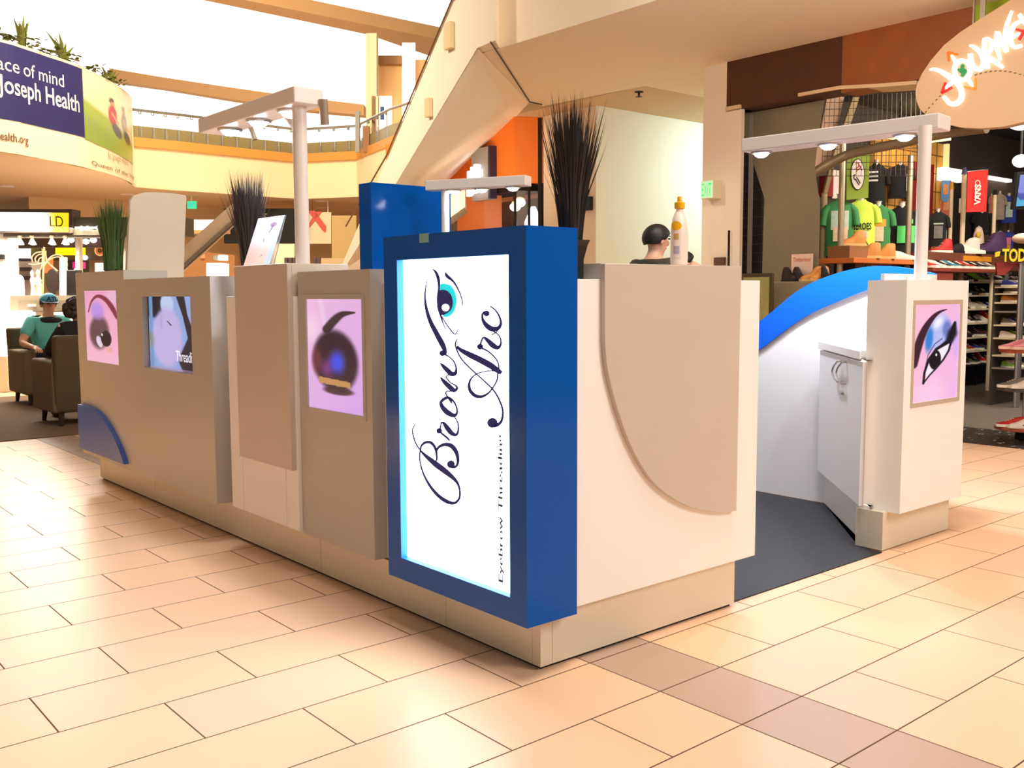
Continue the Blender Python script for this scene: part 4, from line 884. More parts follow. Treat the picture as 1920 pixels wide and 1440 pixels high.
# projecting sign
t = T('projecting_sign', 'dark projecting sign block with glowing white letters on the orange shop', 'sign', (OA.x-.2, OA.y+.6, 2.0))
a = on(884, 290, 0, OA.x-.12); b_ = on(915, 378, 0, OA.x-.12)
box('backing', OA.x-.12, OA.x-.02, b_.y, a.y, on(905, 375, 0, OA.x-.12).z, on(912, 275, 0, OA.x-.12).z, M_GREYF, t)
box('side_block', OA.x-.115, OA.x-.0, b_.y-.04, b_.y-.005, on(915, 372, 0, OA.x-.12).z, on(915, 273, 0, OA.x-.12).z, mat('navy black block', (40, 34, 56), .5), t)
M_WL = mat('glowing white letter', (255, 255, 255), .5, emit=(245, 246, 255), es=2)
for (u0, v0, u1, v1) in ((875, 321, 880, 336), (881, 313, 884, 332), (887, 308, 893, 334), (893, 317, 897, 330)):
    p, q = on(u0, v0, 0, OA.x-.2), on(u1, v1, 0, OA.x-.2); box('letter', OA.x-.2, OA.x-.12, q.y, p.y, q.z, p.z, M_WL, t, bevel=.01)
for (u, v) in ((880, 362), (890, 356), (900, 350)):
    p = on(u, v, 0, OA.x-.22); MB().ell(p, (.06, .08, .05), 10, 7).build('letter', M_WL, t, smooth='all')
for i, (u, v) in enumerate(((903, 417), (914, 409), (966, 388), (975, 380))):
    p = on(u, v, 0, OA.x+.25); t = T('track_spotlight', ['glowing shop spotlight lowest left under the projecting sign', 'glowing shop spotlight just right of the lowest left one', 'left one of the pair of shop spotlights by the orange corner', 'right one of the pair of shop spotlights by the orange corner'][i], 'spotlight', tuple(p), 'spotlights in the orange shop')
    up = p+Vector((.1, .05, .26)); MB().tube([p+Vector((.02, .01, .05)), up], [.06, .03], 12).build('housing', mat('brass housing', (196, 160, 96), .35, .6), t, smooth=True); MB().ell(p, (.075, .075, .06), 12, 8).build('bulb', M_WL, t, smooth='all')
    MB().tube([up, Vector((up.x, up.y, zO-.0))], .008, 6).build('stem', M_DARK, t)
p = on(1000, 430, 0, OA.x+.5); tag(MB().lathe([(.12, -.4), (.12, .1), (.03, .3), (.001, .3)], (p.x, p.y, p.z), 14).build('glowing_lamp', M_WL, smooth=True), 'tall glowing white lamp inside the orange shop window', 'lamp')
p = on(910, 436, 0, OA.x+.6); tag(MB().box(p.x, p.x+.3, p.y-.35, p.y+.2, 0, p.z+.05).build('orange_counter', M_ORANGE, bevel=.02), 'orange counter in the shop under the track spotlights', 'counter')

# ================================================================= LEFT: jewellery kiosk, seating, people
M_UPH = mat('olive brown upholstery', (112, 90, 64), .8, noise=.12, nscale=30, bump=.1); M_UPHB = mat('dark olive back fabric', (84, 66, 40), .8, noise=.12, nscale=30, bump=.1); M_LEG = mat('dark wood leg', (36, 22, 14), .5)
ST(box('floor_rug', -4, 1.75, 6.72, 10.7, 0, .008, mat('brown carpet', (112, 84, 58), .95, noise=.15, nscale=60)))
def armchair(label, loc, rz):
    t = T('armchair', label, 'armchair', loc, 'tub armchairs on the rug', rz)
    B = lambda name, *a, m=M_UPH, bv=.025: MB().box(*a).build(name, m, t, bevel=bv, bseg=3, world=False)
    B('seat_base', -.37, .37, -.33, .36, .13, .36); B('seat_cushion', -.25, .25, -.2, .38, .362, .46, bv=.04)
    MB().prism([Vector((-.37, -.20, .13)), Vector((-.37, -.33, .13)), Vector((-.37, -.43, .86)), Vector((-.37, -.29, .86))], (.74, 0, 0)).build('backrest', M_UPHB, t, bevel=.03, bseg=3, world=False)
    for s in (-1, 1): B('arm', min(s*.25, s*.385), max(s*.25, s*.385), -.33, .385, .13, .62)
    for sx in (-1, 1):
        for sy in (-1, 1): MB().tube([(sx*.30, sy*.27, .135), (sx*.31, sy*.29, 0.009)], .03, 8, .02).build('leg', M_LEG, t, world=False)
    return t
CH1 = (.875, 7.675, 0); CH2 = (1.125, 9.75, 0)
armchair('front brown armchair seen from behind at the kiosk end, person in black in it', CH1, 0)
armchair('rear brown armchair facing us, the person in a teal shirt sits in it', CH2, math.pi)

def skin(name, verts, edges, radii, m, parent=None, sub=2, extra=None):
    me = bpy.data.meshes.new(name+'_base'); me.from_pydata([tuple(v) for v in verts], edges, []); o = bpy.data.objects.new(name+'_base', me); COL.objects.link(o)
    md = o.modifiers.new('skin', 'SKIN'); md.use_smooth_shade = True
    for i, r in enumerate(radii):
        r = r if isinstance(r, tuple) else (r, r); me.skin_vertices[0].data[i].radius = r
    me.skin_vertices[0].data[0].use_root = True
    ss = o.modifiers.new('sub', 'SUBSURF'); ss.levels = sub; ss.render_levels = sub
    dg = bpy.context.evaluated_depsgraph_get(); dg.update(); ev = bpy.data.meshes.new_from_object(o.evaluated_get(dg))
    v = [tuple(p.co) for p in ev.vertices]; f = [tuple(p.vertices) for p in ev.polygons]
    bpy.data.objects.remove(o); bpy.data.meshes.remove(me); bpy.data.meshes.remove(ev)
    mb = MB(); mb.add(v, f)
    if extra: extra(mb)
    return mb.build(name, m, parent, smooth='all', world=False)
M_SKIN = mat('skin', (206, 150, 116), .55); M_SKIN2 = mat('lighter skin', (222, 172, 146), .55)
M_HAIR = mat('near black hair', (22, 16, 14), .5, noise=.3, nscale=50); M_CURLY = mat('dark brown curls', (48, 28, 18), .6, noise=.4, nscale=40)
def person(label, loc, rz, J, shirt, trousers, hair=None, cap=None, skinm=M_SKIN, curly=False, collar=None, shoe=None, scale=1.):
    """J: joint positions in the person's own frame (x right, y forward, z up)"""
    t = T('person', label, 'person', loc, None, rz); t.scale = (scale,)*3
    V = {k: Vector(v) for k, v in J.items() if k != 'long'}; names = ['pelvis', 'waist', 'chest', 'neck', 'jaw', 'head', 'crown']; verts = []; idx = {}; edges = []; rad = []
    def addv(k, p, r, frm=None):
        idx[k] = len(verts); verts.append(Vector(p)); rad.append(r)
        if frm: edges.append((idx[frm], idx[k]))
    addv('pelvis', V['pelvis'], (.15, .11)); addv('waist', V['pelvis'].lerp(V['chest'], .45), (.14, .10), 'pelvis'); addv('chest', V['chest'], (.165, .115), 'waist')
    addv('neckb', V['chest'].lerp(V['neck'], .75), (.085, .075), 'chest'); addv('neck', V['neck'], .055, 'neckb')
    hd = V['head']; fw_ = V.get('face', Vector((0, 1, 0))).normalized(); hup = (hd-V['neck']).normalized()
    addv('jaw', V['neck'].lerp(hd, .5)+fw_*.018, (.062, .075), 'neck'); addv('head', hd, (.078, .095), 'jaw'); addv('crown', hd+hup*.062-fw_*.008, (.06, .072), 'head')
    for s, S in ((-1, 'l'), (1, 'r')):
        addv('sh'+S, V['sh'+S], .066, 'chest'); addv('el'+S, V['el'+S], .042, 'sh'+S); addv('wr'+S, V['wr'+S], .027, 'el'+S)
        fd = (V['wr'+S]-V['el'+S]).normalized(); sd = fd.cross(Vector((0, 0, 1)));  sd = sd.normalized() if sd.length > .1 else Vector((1, 0, 0)); dn = sd.cross(fd).normalized()
        if dn.z > 0: dn = -dn
        addv('pm'+S, V['wr'+S]+fd*.055, (.036, .018), 'wr'+S)
        for q in range(4):
            off = sd*(q-1.5)*.021; L = (.030, .036, .034, .026)[q]; p1 = V['wr'+S]+fd*.10+off
            addv('k%d%s' % (q, S), p1, .010, 'pm'+S); addv('f%d%s' % (q, S), p1+fd*L+dn*.012, .009, 'k%d%s' % (q, S)); addv('t%d%s' % (q, S), p1+fd*L*1.5+dn*.034, .0075, 'f%d%s' % (q, S))
        ts = -sd if (sd.x*s) > 0 else sd
        addv('th1'+S, V['wr'+S]+fd*.035+ts*.034, .013, 'pm'+S); addv('th2'+S, V['wr'+S]+fd*.075+ts*.05+dn*.01, .010, 'th1'+S)
        addv('hp'+S, V['hp'+S], .095, 'pelvis'); addv('kn'+S, V['kn'+S], .058, 'hp'+S); addv('an'+S, V['an'+S], .036, 'kn'+S)
        addv('toe'+S, V['an'+S]+Vector((s*.02, .15, -.045)), (.04, .025), 'an'+S)
    side = hup.cross(fw_).normalized()
    Mh = Matrix((side, fw_, hup)).transposed()
    def face(mb):
        mb.ell(hd+fw_*.098-hup*.018, (.013, .018, .022), 8, 6, Mh)
        for s in (-1, 1):
            mb.ell(hd+side*s*.080-hup*.012-fw_*.008, (.012, .02, .032), 8, 6, Mh)
        mb.ell(hd+fw_*.082-hup*.058, (.024, .012, .008), 8, 5, Mh)
    skin('body', verts, edges, rad, skinm, t, 2, face)
    eb = MB()
    for s in (-1, 1): eb.ell(hd+fw_*.086+side*s*.032+hup*.012, (.012, .008, .007), 8, 5, Mh); eb.ell(hd+fw_*.088+side*s*.032+hup*.032, (.018, .007, .004), 8, 5, Mh)
    eb.build('eyes', M_HAIR, t, world=False)
    # clothing: slightly larger skins along the same bones
    g = .014; vs2, es2, rs2, id2 = [], [], [], {}
    def a2(k, p, r, frm=None):
        id2[k] = len(vs2); vs2.append(Vector(p)); rs2.append(tuple(x+g for x in (r if isinstance(r, tuple) else (r, r))))
        if frm: es2.append((id2[frm], id2[k]))
    a2('chest', V['chest'], (.168, .118)); a2('waist', verts[idx['waist']], (.148, .112), 'chest'); a2('pelvis', V['pelvis']+(V['pelvis']-V['chest'])*.16, (.165, .13), 'waist'); a2('nb', V['chest'].lerp(V['neck'], .62), (.10, .085), 'chest')
    for S in 'lr':
        a2('sh'+S, V['sh'+S], .068, 'chest'); a2('m'+S, V['sh'+S].lerp(V['el'+S], .75), .05, 'sh'+S)
        if J.get('long'): a2('e'+S, V['el'+S], .046, 'm'+S); a2('w'+S, V['el'+S].lerp(V['wr'+S], .9), .034, 'e'+S)
    skin('shirt', vs2, es2, rs2, shirt, t, 2)
    if collar:
        c = V['chest'].lerp(V['neck'], .52); ring = [c+Vector((.125*math.cos(a*.3142), .10*math.sin(a*.3142), -.01+.012*math.sin(a*.3142))) for a in range(21)]
        MB().tube(ring, .034, 8, caps=False).build('collar', collar, t, smooth='all', world=False)
    vs2, es2, rs2, id2 = [], [], [], {}
    a2('pelvis', V['pelvis']+Vector((0, 0, -.02)), (.15, .115))
    for S in 'lr': a2('hp'+S, V['hp'+S], .098, 'pelvis'); a2('kn'+S, V['kn'+S], .066, 'hp'+S); a2('an'+S, V['an'+S]+Vector((0, 0, .03)), .05, 'kn'+S)
    skin('trousers', vs2, es2, rs2, trousers, t, 2)
    for s, S in ((-1, 'l'), (1, 'r')):
        c = V['an'+S]+Vector((s*.015, .07, -.045)); MB().ell(c, (.05, .135, .045), 12, 8).build('shoe', shoe or M_BLACK, t, smooth='all', world=False)
    if hair:
        mb = MB(); r = (.094, .108, .10) if not curly else (.12, .125, .13)
        R = []; nu, nv = 20, 10
        for i in range(nv):
            ring = []
            for k2 in range(nu):
                ph = 2*math.pi*k2/nu; lim = 1.0
                back = .5-.5*math.sin(ph); th = math.pi*(.36+.34*sst(0, .75, back))*i/(nv-1)
                x = math.sin(th)*math.cos(ph); y = math.sin(th)*math.sin(ph); z = math.cos(th)
                j = 1+(random.uniform(-.07, .1) if curly else 0)
                ring.append(hd+hup*.012+Mh @ Vector((x*r[0]*j, y*r[1]*j-.008, z*r[2]*j)))
            R.append(ring)
        mb.rings(R[::-1])
        if curly:
            for q in range(60):
                a = random.uniform(0, 6.28); b = random.uniform(.1, 2.2); d = Vector((math.sin(b)*math.cos(a), -abs(math.sin(b)*math.sin(a)) if random.random() < .7 else math.sin(b)*math.sin(a)*.4, math.cos(b))); mb.ell(hd+Mh @ Vector((d.x*.115, d.y*.12-.01, d.z*.12)), random.uniform(.025, .042), 7, 5)
        mb.build('hair', hair, t, smooth='all', world=False)
    if cap:
        mb = MB(); R = []
        for i in range(9):
            th = math.pi*.5*i/8; R.append([hd+hup*.03+Mh @ Vector((.098*math.sin(th)*math.cos(2*math.pi*k2/22), .112*math.sin(th)*math.sin(2*math.pi*k2/22)-.002, .098*math.cos(th))) for k2 in range(22)])
        mb.rings(R[::-1]); cp_ = mb.build('cap', cap, t, smooth='all', world=False)
        A = []; B = []
        for k2 in range(13):
            a = math.pi*(.14+.72*k2/12); p = Vector((.096*math.cos(a), .110*math.sin(a), .032)); A.append(hd+Mh @ p); B.append(hd+Mh @ (p+Vector((.012*math.cos(a), .068*math.sin(a), -.012))))
        mb = MB(); mb.strip(A, B); u_ = hup*.006; mb.strip([p+u_ for p in A], [p+u_ for p in B]); mb.strip(B, [p+u_ for p in B]); mb.build('cap_brim', mat('navy cap brim', (40, 60, 84), .6), cp_, world=False)
        v, f = text_pts('ATL', .07, 3, 0, .002); xm = sum(p[0] for p in v)/len(v); out = []
        for p in v:
            a = math.pi/2-(p[0]-xm)/.104+.0; zz = .045+p[1]*.95; rr = .104*math.sqrt(max(.1, 1-((zz-.03)/.105)**2))+.006; out.append(hd+Mh @ Vector((rr*math.cos(a), rr*1.12*math.sin(a), zz)))
        # letters face forward-left of the cap front, read from outside
        mb = MB(); mb.add(out, f); mb.build('cap_lettering', mat('navy embroidery', (20, 34, 66), .7), cp_, world=False)
    return t
sit = dict(pelvis=(0, -.05, .54), chest=(0, .0, .88), neck=(0, .02, 1.02), head=(0, .045, 1.135), shl=(-.19, 0, .93), shr=(.19, 0, .93), hpl=(-.1, .03, .52), hpr=(.1, .03, .52), knl=(-.13, .43, .53), knr=(.13, .43, .53), anl=(-.13, .47, .09), anr=(.13, .47, .09))
s1 = dict(sit); s1.update(elr=(.34, .10, .70), wrr=(.32, .34, .66), ell=(-.31, .12, .72), wrl=(-.10, .36, .62), face=(.10, 1, -.08))
person('person in a teal polo shirt and blue cap seated in the rear armchair', (CH2[0]-.02, CH2[1]-.02, 0), math.pi+.15, s1, mat('teal polo knit', (92, 180, 172), .8, noise=.08, nscale=40), mat('dark trousers', (34, 30, 34), .8), hair=M_HAIR, cap=mat('light blue cap', (84, 166, 196), .7), collar=mat('black polo collar', (30, 26, 26), .8))
s2 = dict(sit); s2.update(chest=(0, .10, .86), neck=(0, .18, .985), head=(0, .22, 1.08), shl=(-.18, .10, .90), shr=(.18, .10, .90), ell=(-.27, .26, .68), wrl=(-.12, .45, .64), elr=(.27, .26, .68), wrr=(.12, .45, .64), face=(0, 1, -.25), long=True)
person('person with dark curly hair and black top leaning forward in the front armchair', (CH1[0]+.02, CH1[1]-.03, 0), 0, s2, mat('black knit top', (24, 18, 18), .85), mat('dark trousers', 0), hair=M_CURLY, skinm=M_SKIN2, curly=True)
st = dict(pelvis=(0, 0, .92), chest=(0, .0, 1.33), neck=(0, .01, 1.50), head=(0, .03, 1.615), shl=(-.19, 0, 1.42), shr=(.19, 0, 1.42), hpl=(-.1, 0, .88), hpr=(.1, 0, .88), knl=(-.11, .03, .48), knr=(.11, .03, .48), anl=(-.11, 0, .085), anr=(.11, 0, .085), ell=(-.25, .03, 1.08), elr=(.25, .03, 1.08), wrl=(-.22, .22, .96), wrr=(.22, .22, .96), face=(0, 1, -.1))
d3 = on(1222, 460, 2, 1.62) if False else CAM+FH*7.1+RH*((1224-960)/FPX*7.1)
person('person with short dark hair and olive shirt standing behind the soap bottle', (d3.x, d3.y, 0), math.atan2(RH.y, RH.x)-math.pi/2+.5, st, mat('olive shirt', (72, 64, 52), .85), mat('dark trousers', 0), hair=M_HAIR, skinm=M_SKIN2)
d4 = CAM+FH*7.15+RH*((1281-960)/FPX*7.15)
s4 = dict(st); s4.update(chest=(0, .16, 1.27), neck=(0, .28, 1.42), head=(0, .38, 1.45), shl=(-.18, .17, 1.27), shr=(.18, .17, 1.27), ell=(-.24, .3, 1.02), elr=(.24, .3, 1.02), wrl=(-.1, .46, .95), wrr=(.1, .46, .95), face=(0, .6, -1))
d4 = CAM+FH*7.7+RH*(1.335+.38)
person('person with black hair bending forward, head just right of the soap bottle', (d4.x, d4.y, 0), math.atan2(-RH.y, -RH.x)-math.pi/2, s4, mat('grey olive shirt', (92, 84, 66), .85), mat('dark trousers', 0), hair=M_HAIR, skinm=M_SKIN2)

# ---- jewellery kiosk behind the seating
DL_ = 12.6
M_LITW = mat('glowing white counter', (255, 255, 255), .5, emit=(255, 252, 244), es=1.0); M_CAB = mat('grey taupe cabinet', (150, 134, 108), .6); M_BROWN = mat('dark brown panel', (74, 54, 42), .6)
def slab(name, label, cat, u0, v0, u1, v1, D, th, m, group=None, floor=False, bevel=0.):
    q = [onD(u0, v0, D), onD(u1, v0, D), onD(u1, v1, D), onD(u0, v1, D)]
    if floor: q[2].z = q[3].z = .005
    return tag(MB().prism(q, FH*th).build(name, m, bevel=bevel), label, cat, group)
def child(t, name, u0, v0, u1, v1, D, th, m, floor=False, bevel=0.):
    q = [onD(u0, v0, D), onD(u1, v0, D), onD(u1, v1, D), onD(u0, v1, D)]
    if floor: q[2].z = q[3].z = .005
    return MB().prism(q, FH*th).build(name, m, t, bevel=bevel)
t = T('kiosk_sign', 'long lit yellow sign box with dark letters at the upper left', 'sign', tuple(onD(66, 436, DL_)))
child(t, 'frame', -60, 392, 135, 437, DL_, .25, M_BROWN)
q = [onD(-60, 397, DL_-.01), onD(129, 399, DL_-.01), onD(-60, 433, DL_-.01)]
picture('lit_face', q[0], q[1]-q[0], q[2]-q[0], 40, 6, lambda u, v: mixc((255, 255, 238), (240, 208, 30), sst(.78, .90, u+.05*abs(v-.5))), vcol_mat('overexposed sign glow', 1.25), t)  # overexposure painted in: face fades from white to yellow
text('lettering', 'LD', mat('dark bronze lettering', (84, 66, 14), .6), onD(94, 425.5, DL_-.02), RH, (0, 0, 1), width=.17, height=.135, parent=t, lift=.003)
t = T('kiosk_canopy', 'dark olive canopy beam of the jewellery kiosk behind the green grass', 'canopy', tuple(onD(180, 440, DL_)))
child(t, 'beam', 135, 407, 345, 441, DL_+.05, .4, mat('dark olive metal', (84, 76, 56), .5)); child(t, 'track_rail', 6, 437, 240, 446, DL_+.1, .1, M_GREYF); child(t, 'ceiling_panel', 6, 446, 240, 464, DL_+1.2, .1, M_BROWN)
for u in (145, 232): child(t, 'post', u-4, 440, u+4, 700, DL_+.4, .1, mat('pale post', (236, 220, 200), .5), True)
child(t, 'light_strip', 140, 425, 188, 429, DL_+.04, .03, M_WL)
for u, v in ((153, 428), (164, 428), (184, 427)): MB().ell(onD(u, v, DL_+.0), .03, 10, 7).build('bulb', M_WL, t, smooth='all')
for i, u in enumerate((37, 60, 97, 122)):
    p = onD(u, 441, DL_+.1); t = T('track_spotlight', ['leftmost pale track spotlight under the yellow sign', 'second pale track spotlight from the left under the yellow sign', 'third pale track spotlight from the left under the yellow sign', 'rightmost pale track spotlight under the yellow sign'][i], 'spotlight', tuple(p), 'track spotlights under the yellow sign')
    MB().lathe([(.001, 0), (.03, 0), (.03, -.03), (.018, -.04), (.026, -.06), (.05, -.11), (.05, -.115), (.001, -.11)], p, 14).build('housing', mat('pale lamp housing', (216, 196, 166), .5), t, smooth=True); MB().ell(p+Vector((.01, 0, -.115)), (.04, .04, .012), 10, 6).build('lens', M_DLGLOW, t)
for i, (u, v) in enumerate(((133, 450), (175, 450), (161, 453), (159, 483))):
    p = onD(u, v, DL_+(1.1 if i < 3 else 3.18)); tag(MB().ell(p, (.05, .05, .04), 10, 7).build('spotlight', M_WL, smooth='all'), ['small bright lamp left under the olive canopy beam', 'small bright lamp right under the olive canopy beam', 'larger bright lamp between the two small ones under the canopy', 'bright lamp low beside the yellow panel'][i], 'spotlight', 'small lamps under the canopy')
slab('back_wall', 'brown rear wall of the jewellery kiosk', 'wall panel', 12, 462, 240, 600, DL_+3.4, .1, mat('taupe kiosk wall', (150, 116, 84), .6), floor=True)
slab('fascia', 'dark brown fascia behind the jewellery kiosk', 'fascia', 74, 459, 205, 488, DL_+3.2, .1, M_BROWN)
slab('yellow_sign', 'plain bright yellow lit sign behind the cream wire stand', 'sign', 104, 462, 155, 478, DL_+3.0, .1, mat('lit yellow', (255, 236, 0), .5, emit=(255, 232, 0), es=1.0))
p = onD(187, 470, DL_+3.05); Mring = MB(); ringp = [p+RH*.075*math.cos(a*.35)+Vector((0, 0, .075*math.sin(a*.35))) for a in range(18)]
t = T('round_sign', 'round orange and cream ring sign beside the green grass', 'sign', tuple(p)); MB().tube(ringp, .012, 8).build('outer_ring', mat('cream ring', (236, 190, 140), .5), t); MB().tube([p+(x-p)*.68 for x in ringp], .012, 8).build('inner_ring', mat('orange ring', (206, 110, 40), .5), t)
slab('glass_case', 'dark glass case with bright lit top at the far left', 'display case', 13, 458, 56, 500, DL_+2.5, .3, mat('dark violet glass', (52, 44, 62), .3))
slab('lit_display', 'bright ragged lit display inside the dark glass case', 'light', 25, 466, 55, 484, DL_+2.4, .05, M_LITW)
slab('shop_case', 'grey shop case with dark slots left of the wire stand', 'display case', 14, 490, 58, 560, DL_+2.2, .3, mat('grey violet case', (190, 176, 170), .5), floor=True)
for i, v in enumerate((501, 518)): slab('slot', ['upper dark slot in the grey shop case', 'lower dark slot in the grey shop case'][i], 'slot', 37, v, 57, v+7, DL_+2.15, .05, mat('dark slot', (70, 56, 58), .5), 'slots of the grey case')
slab('pink_display', 'small hot pink lit display above the kiosk end', 'display', 136, 491, 150, 503, DL_+2.6, .199, mat('hot pink lit', (236, 30, 130), .5, emit=(236, 30, 130), es=.4)); slab('dark_case', 'black display case behind the pink display', 'display case', 122, 488, 156, 556, DL_+2.8, .2, mat('black glass case', (34, 26, 26), .3), floor=True)
tag(MB().ell(onD(143, 506, DL_+2.775), (.035, .035, .03), 10, 7).build('lamp', M_WL, smooth='all'), 'tiny bright lamp under the pink display', 'lamp'); slab('light_box', 'bright white light box beside the roots of the green grass', 'light box', 178, 493, 194, 511, DL_+2.2, 1.199, M_LITW)
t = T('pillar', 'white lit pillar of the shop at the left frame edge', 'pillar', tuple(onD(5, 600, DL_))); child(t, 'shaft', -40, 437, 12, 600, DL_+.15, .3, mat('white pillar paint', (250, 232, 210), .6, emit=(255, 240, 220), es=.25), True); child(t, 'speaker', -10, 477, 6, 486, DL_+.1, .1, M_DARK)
t = T('counter', 'grey taupe jewellery counter with drawers behind the seated person', 'counter', tuple(onD(80, 600, DL_)))
child(t, 'cabinet', 20, 554, 142, 585, DL_, .6, M_CAB); child(t, 'drawer', 34, 563, 130, 583, DL_-.012, .012, mat('darker drawer face', (132, 116, 92), .6)); child(t, 'handle', 52, 570, 67, 575, DL_-.03, .02, mat('cream handle', (236, 214, 180), .5)); child(t, 'pedestal', 48, 585, 80, 640, DL_+.1, .5, mat('tan pedestal', (206, 180, 146), .6), True); child(t, 'lit_plinth', 81, 586, 142, 600, DL_+.2, .4, M_LITW, True)
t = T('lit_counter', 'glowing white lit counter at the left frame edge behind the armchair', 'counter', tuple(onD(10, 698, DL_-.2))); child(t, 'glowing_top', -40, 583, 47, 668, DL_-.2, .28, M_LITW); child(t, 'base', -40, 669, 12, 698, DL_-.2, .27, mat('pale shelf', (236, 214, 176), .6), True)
for i, (u, rx, v0) in enumerate(((22, 5, 513), (37, 9, 515))):
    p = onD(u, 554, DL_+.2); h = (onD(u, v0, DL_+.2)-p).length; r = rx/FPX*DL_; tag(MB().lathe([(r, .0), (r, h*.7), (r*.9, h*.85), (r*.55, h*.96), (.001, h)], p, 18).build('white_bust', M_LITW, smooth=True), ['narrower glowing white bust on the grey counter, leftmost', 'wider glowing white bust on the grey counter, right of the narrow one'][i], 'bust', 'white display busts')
cn = onD(80, 554, DL_+.3); zc = cn.z
t = T('wire_stand', 'cream curled wire jewellery stand on the grey counter', 'stand', tuple(cn)); M_WIRE = mat('cream wire', (240, 190, 138), .5)
def wire(P, r=.008): MB().tube([onD(u, v, DL_+.3) for u, v in smoothline(P, 5)], r, 6).build('wire', M_WIRE, t, smooth=True)
wire([(80, 554), (81, 520), (82, 495), (83, 463)], .012); wire([(82, 500), (95, 482), (110, 478), (123, 486), (126, 498), (122, 508)]); wire([(82, 495), (96, 485), (112, 482), (122, 492)]); wire([(83, 472), (68, 474), (60, 482), (61, 490)]); wire([(83, 476), (72, 478), (66, 485), (68, 492)]); wire([(82, 482), (74, 485), (71, 494)]); wire([(54, 495), (68, 496), (82, 492)]); wire([(86, 470), (86, 480), (90, 492), (108, 508)]); wire([(79, 466), (80, 480), (78, 500), (74, 508)])
for i, (u, v0, rx) in enumerate(((62, 506, 5), (73, 505, 6), (66, 520, 5), (77, 522, 4))):
    p = onD(u, 554, DL_+.15+.05*i); h = (onD(u, v0, DL_+.15+.05*i)-p).length; r = rx/FPX*DL_
    tag(MB().lathe([(r, 0), (r*.8, h*.1), (r*.55, h*.35), (r*.9, h*.62), (r*.4, h*.74), (r*.75, h*.88), (.001, h)], p, 12).build('figurine', mat('ivory ceramic', (240, 212, 176), .4), smooth=True), ['tallest left ivory figurine on the grey counter', 'tall ivory figurine under the wire stand', 'short left ivory figurine on the grey counter', 'short ivory figurine beside the dark mirror'][i], 'figurine', 'ivory figurines on the counter')
p = onD(98, 528, DL_+.1); t = T('oval_mirror', 'dark oval mirror on the grey counter', 'mirror', tuple(onD(98, 553, DL_+.1)))
MB().prism([p+RH*(.083*math.cos(a*.314))+Vector((0, 0, .165*math.sin(a*.314))) for a in range(20)], FH*.03).build('glass', mat('dark mirror', (50, 42, 38), .2), t); 
slab('white_stand', 'bright white tall display stand right of the oval mirror', 'stand', 111, 482, 122, 554, DL_+.35, .08, M_LITW, bevel=.01)
slab('orange_card', 'orange card behind the wire stand', 'card', 82, 484, 99, 512, DL_+.5, .02, mat('orange card', (226, 100, 40), .6)); slab('black_case', 'black jewellery case at the right end of the grey counter', 'case', 124, 506, 142, 554, DL_+.25, .2, mat('black glass case', 0), bevel=.01)
# bright floor lamp over that area: the shop's own lit counters
area('jewellery_light', tuple(onD(60, 440, DL_-.3)+Vector((0, 0, .2))), tuple(onD(20, 720, DL_-.8)), 1.2, 150, (1.0, .93, .8))

# ================================================================= RIGHT: shoe shop
FX = 5.85
ST(MB().box(FX, FX+.25, 2.55, 3.799, 3.0, ZS-.001).build('trim_6', mat('dark walnut fascia', (78, 42, 20), .5, noise=.25, nscale=6)))
ST(MB().box(FX, FX+.25, 1.40, 2.55, 2.98, ZS-.001).build('trim_7', mat('rust stained fascia', (150, 82, 34), .5, noise=.25, nscale=6)))
ST(MB().box(FX, FX+.25, -6, 1.40, 2.98, ZS-.001).build('trim_8', mat('lime fascia', (168, 186, 30), .5, noise=.1, nscale=6)))
ST(box('ceiling_shop', FX+.25, 14, -6, 3.72, 3.32, ZS-.002, mat('charcoal shop ceiling', (52, 46, 46), .8)))
ST(box('floor_shop', FX+.9, 14, -6, 3.72, 0, .006, mat('grey shop floor', (120, 108, 98), .45, noise=.1, nscale=4)))
def mosaic():
    m = mat('black pebble mosaic', (30, 28, 26), .35); nt = m.node_tree; b = nt.nodes['Principled BSDF']
    v = nt.nodes.new('ShaderNodeTexVoronoi'); v.inputs['Scale'].default_value = 9; tc = nt.nodes.new('ShaderNodeTexCoord'); mp = nt.nodes.new('ShaderNodeMapping'); mp.inputs['Scale'].default_value = (1, 2.4, 1)
    nt.links.new(tc.outputs['Object'], mp.inputs[0]); nt.links.new(mp.outputs[0], v.inputs['Vector']); r = nt.nodes.new('ShaderNodeValToRGB'); r.color_ramp.elements[0].position = .12; r.color_ramp.elements[0].color = lin((206, 198, 186))+(1,); r.color_ramp.elements[1].position = .22; r.color_ramp.elements[1].color = lin((46, 42, 38))+(1,)
    nt.links.new(v.outputs['Distance'], r.inputs[0]); nt.links.new(r.outputs[0], b.inputs['Base Color']); return m
ST(box('floor_mosaic', FX, FX+.9, -6, 2.8, 0, .006, mosaic()))
ST(box('wall_shop_side', FX+.9, 14, 3.722, 3.798, 0, ZS-.002, mat('dark shop wall', (66, 54, 48), .8)))
ST(box('wall_shop_back', 13.9, 14, -6, 3.72, 0, 3.32, mat('dark shop wall', 0)))
ST(MB().prism([Vector((FX-.03, 3.79, 3.0)), Vector((FX-.03, 3.62, 3.0)), Vector((FX+.2, 3.62, 3.0)), Vector((FX+.2, 3.79, 3.0))], (0, 0, .035)).build('trim_9', mat('pale ledge', (226, 196, 152), .6)))
cvp = [on(u, v, 0, FX-.02) for u, v in [(1496, 181), (1540, 173), (1575, 167), (1640, 164), (1718, 158)]]
mb = MB(); mb.rings([[p, p+Vector((0, 0, .03)), p+Vector((.3, 0, .03)), p+Vector((.3, 0, 0))] for p in cvp]); ST(mb.build('trim_10', mat('pale ledge', 0)))

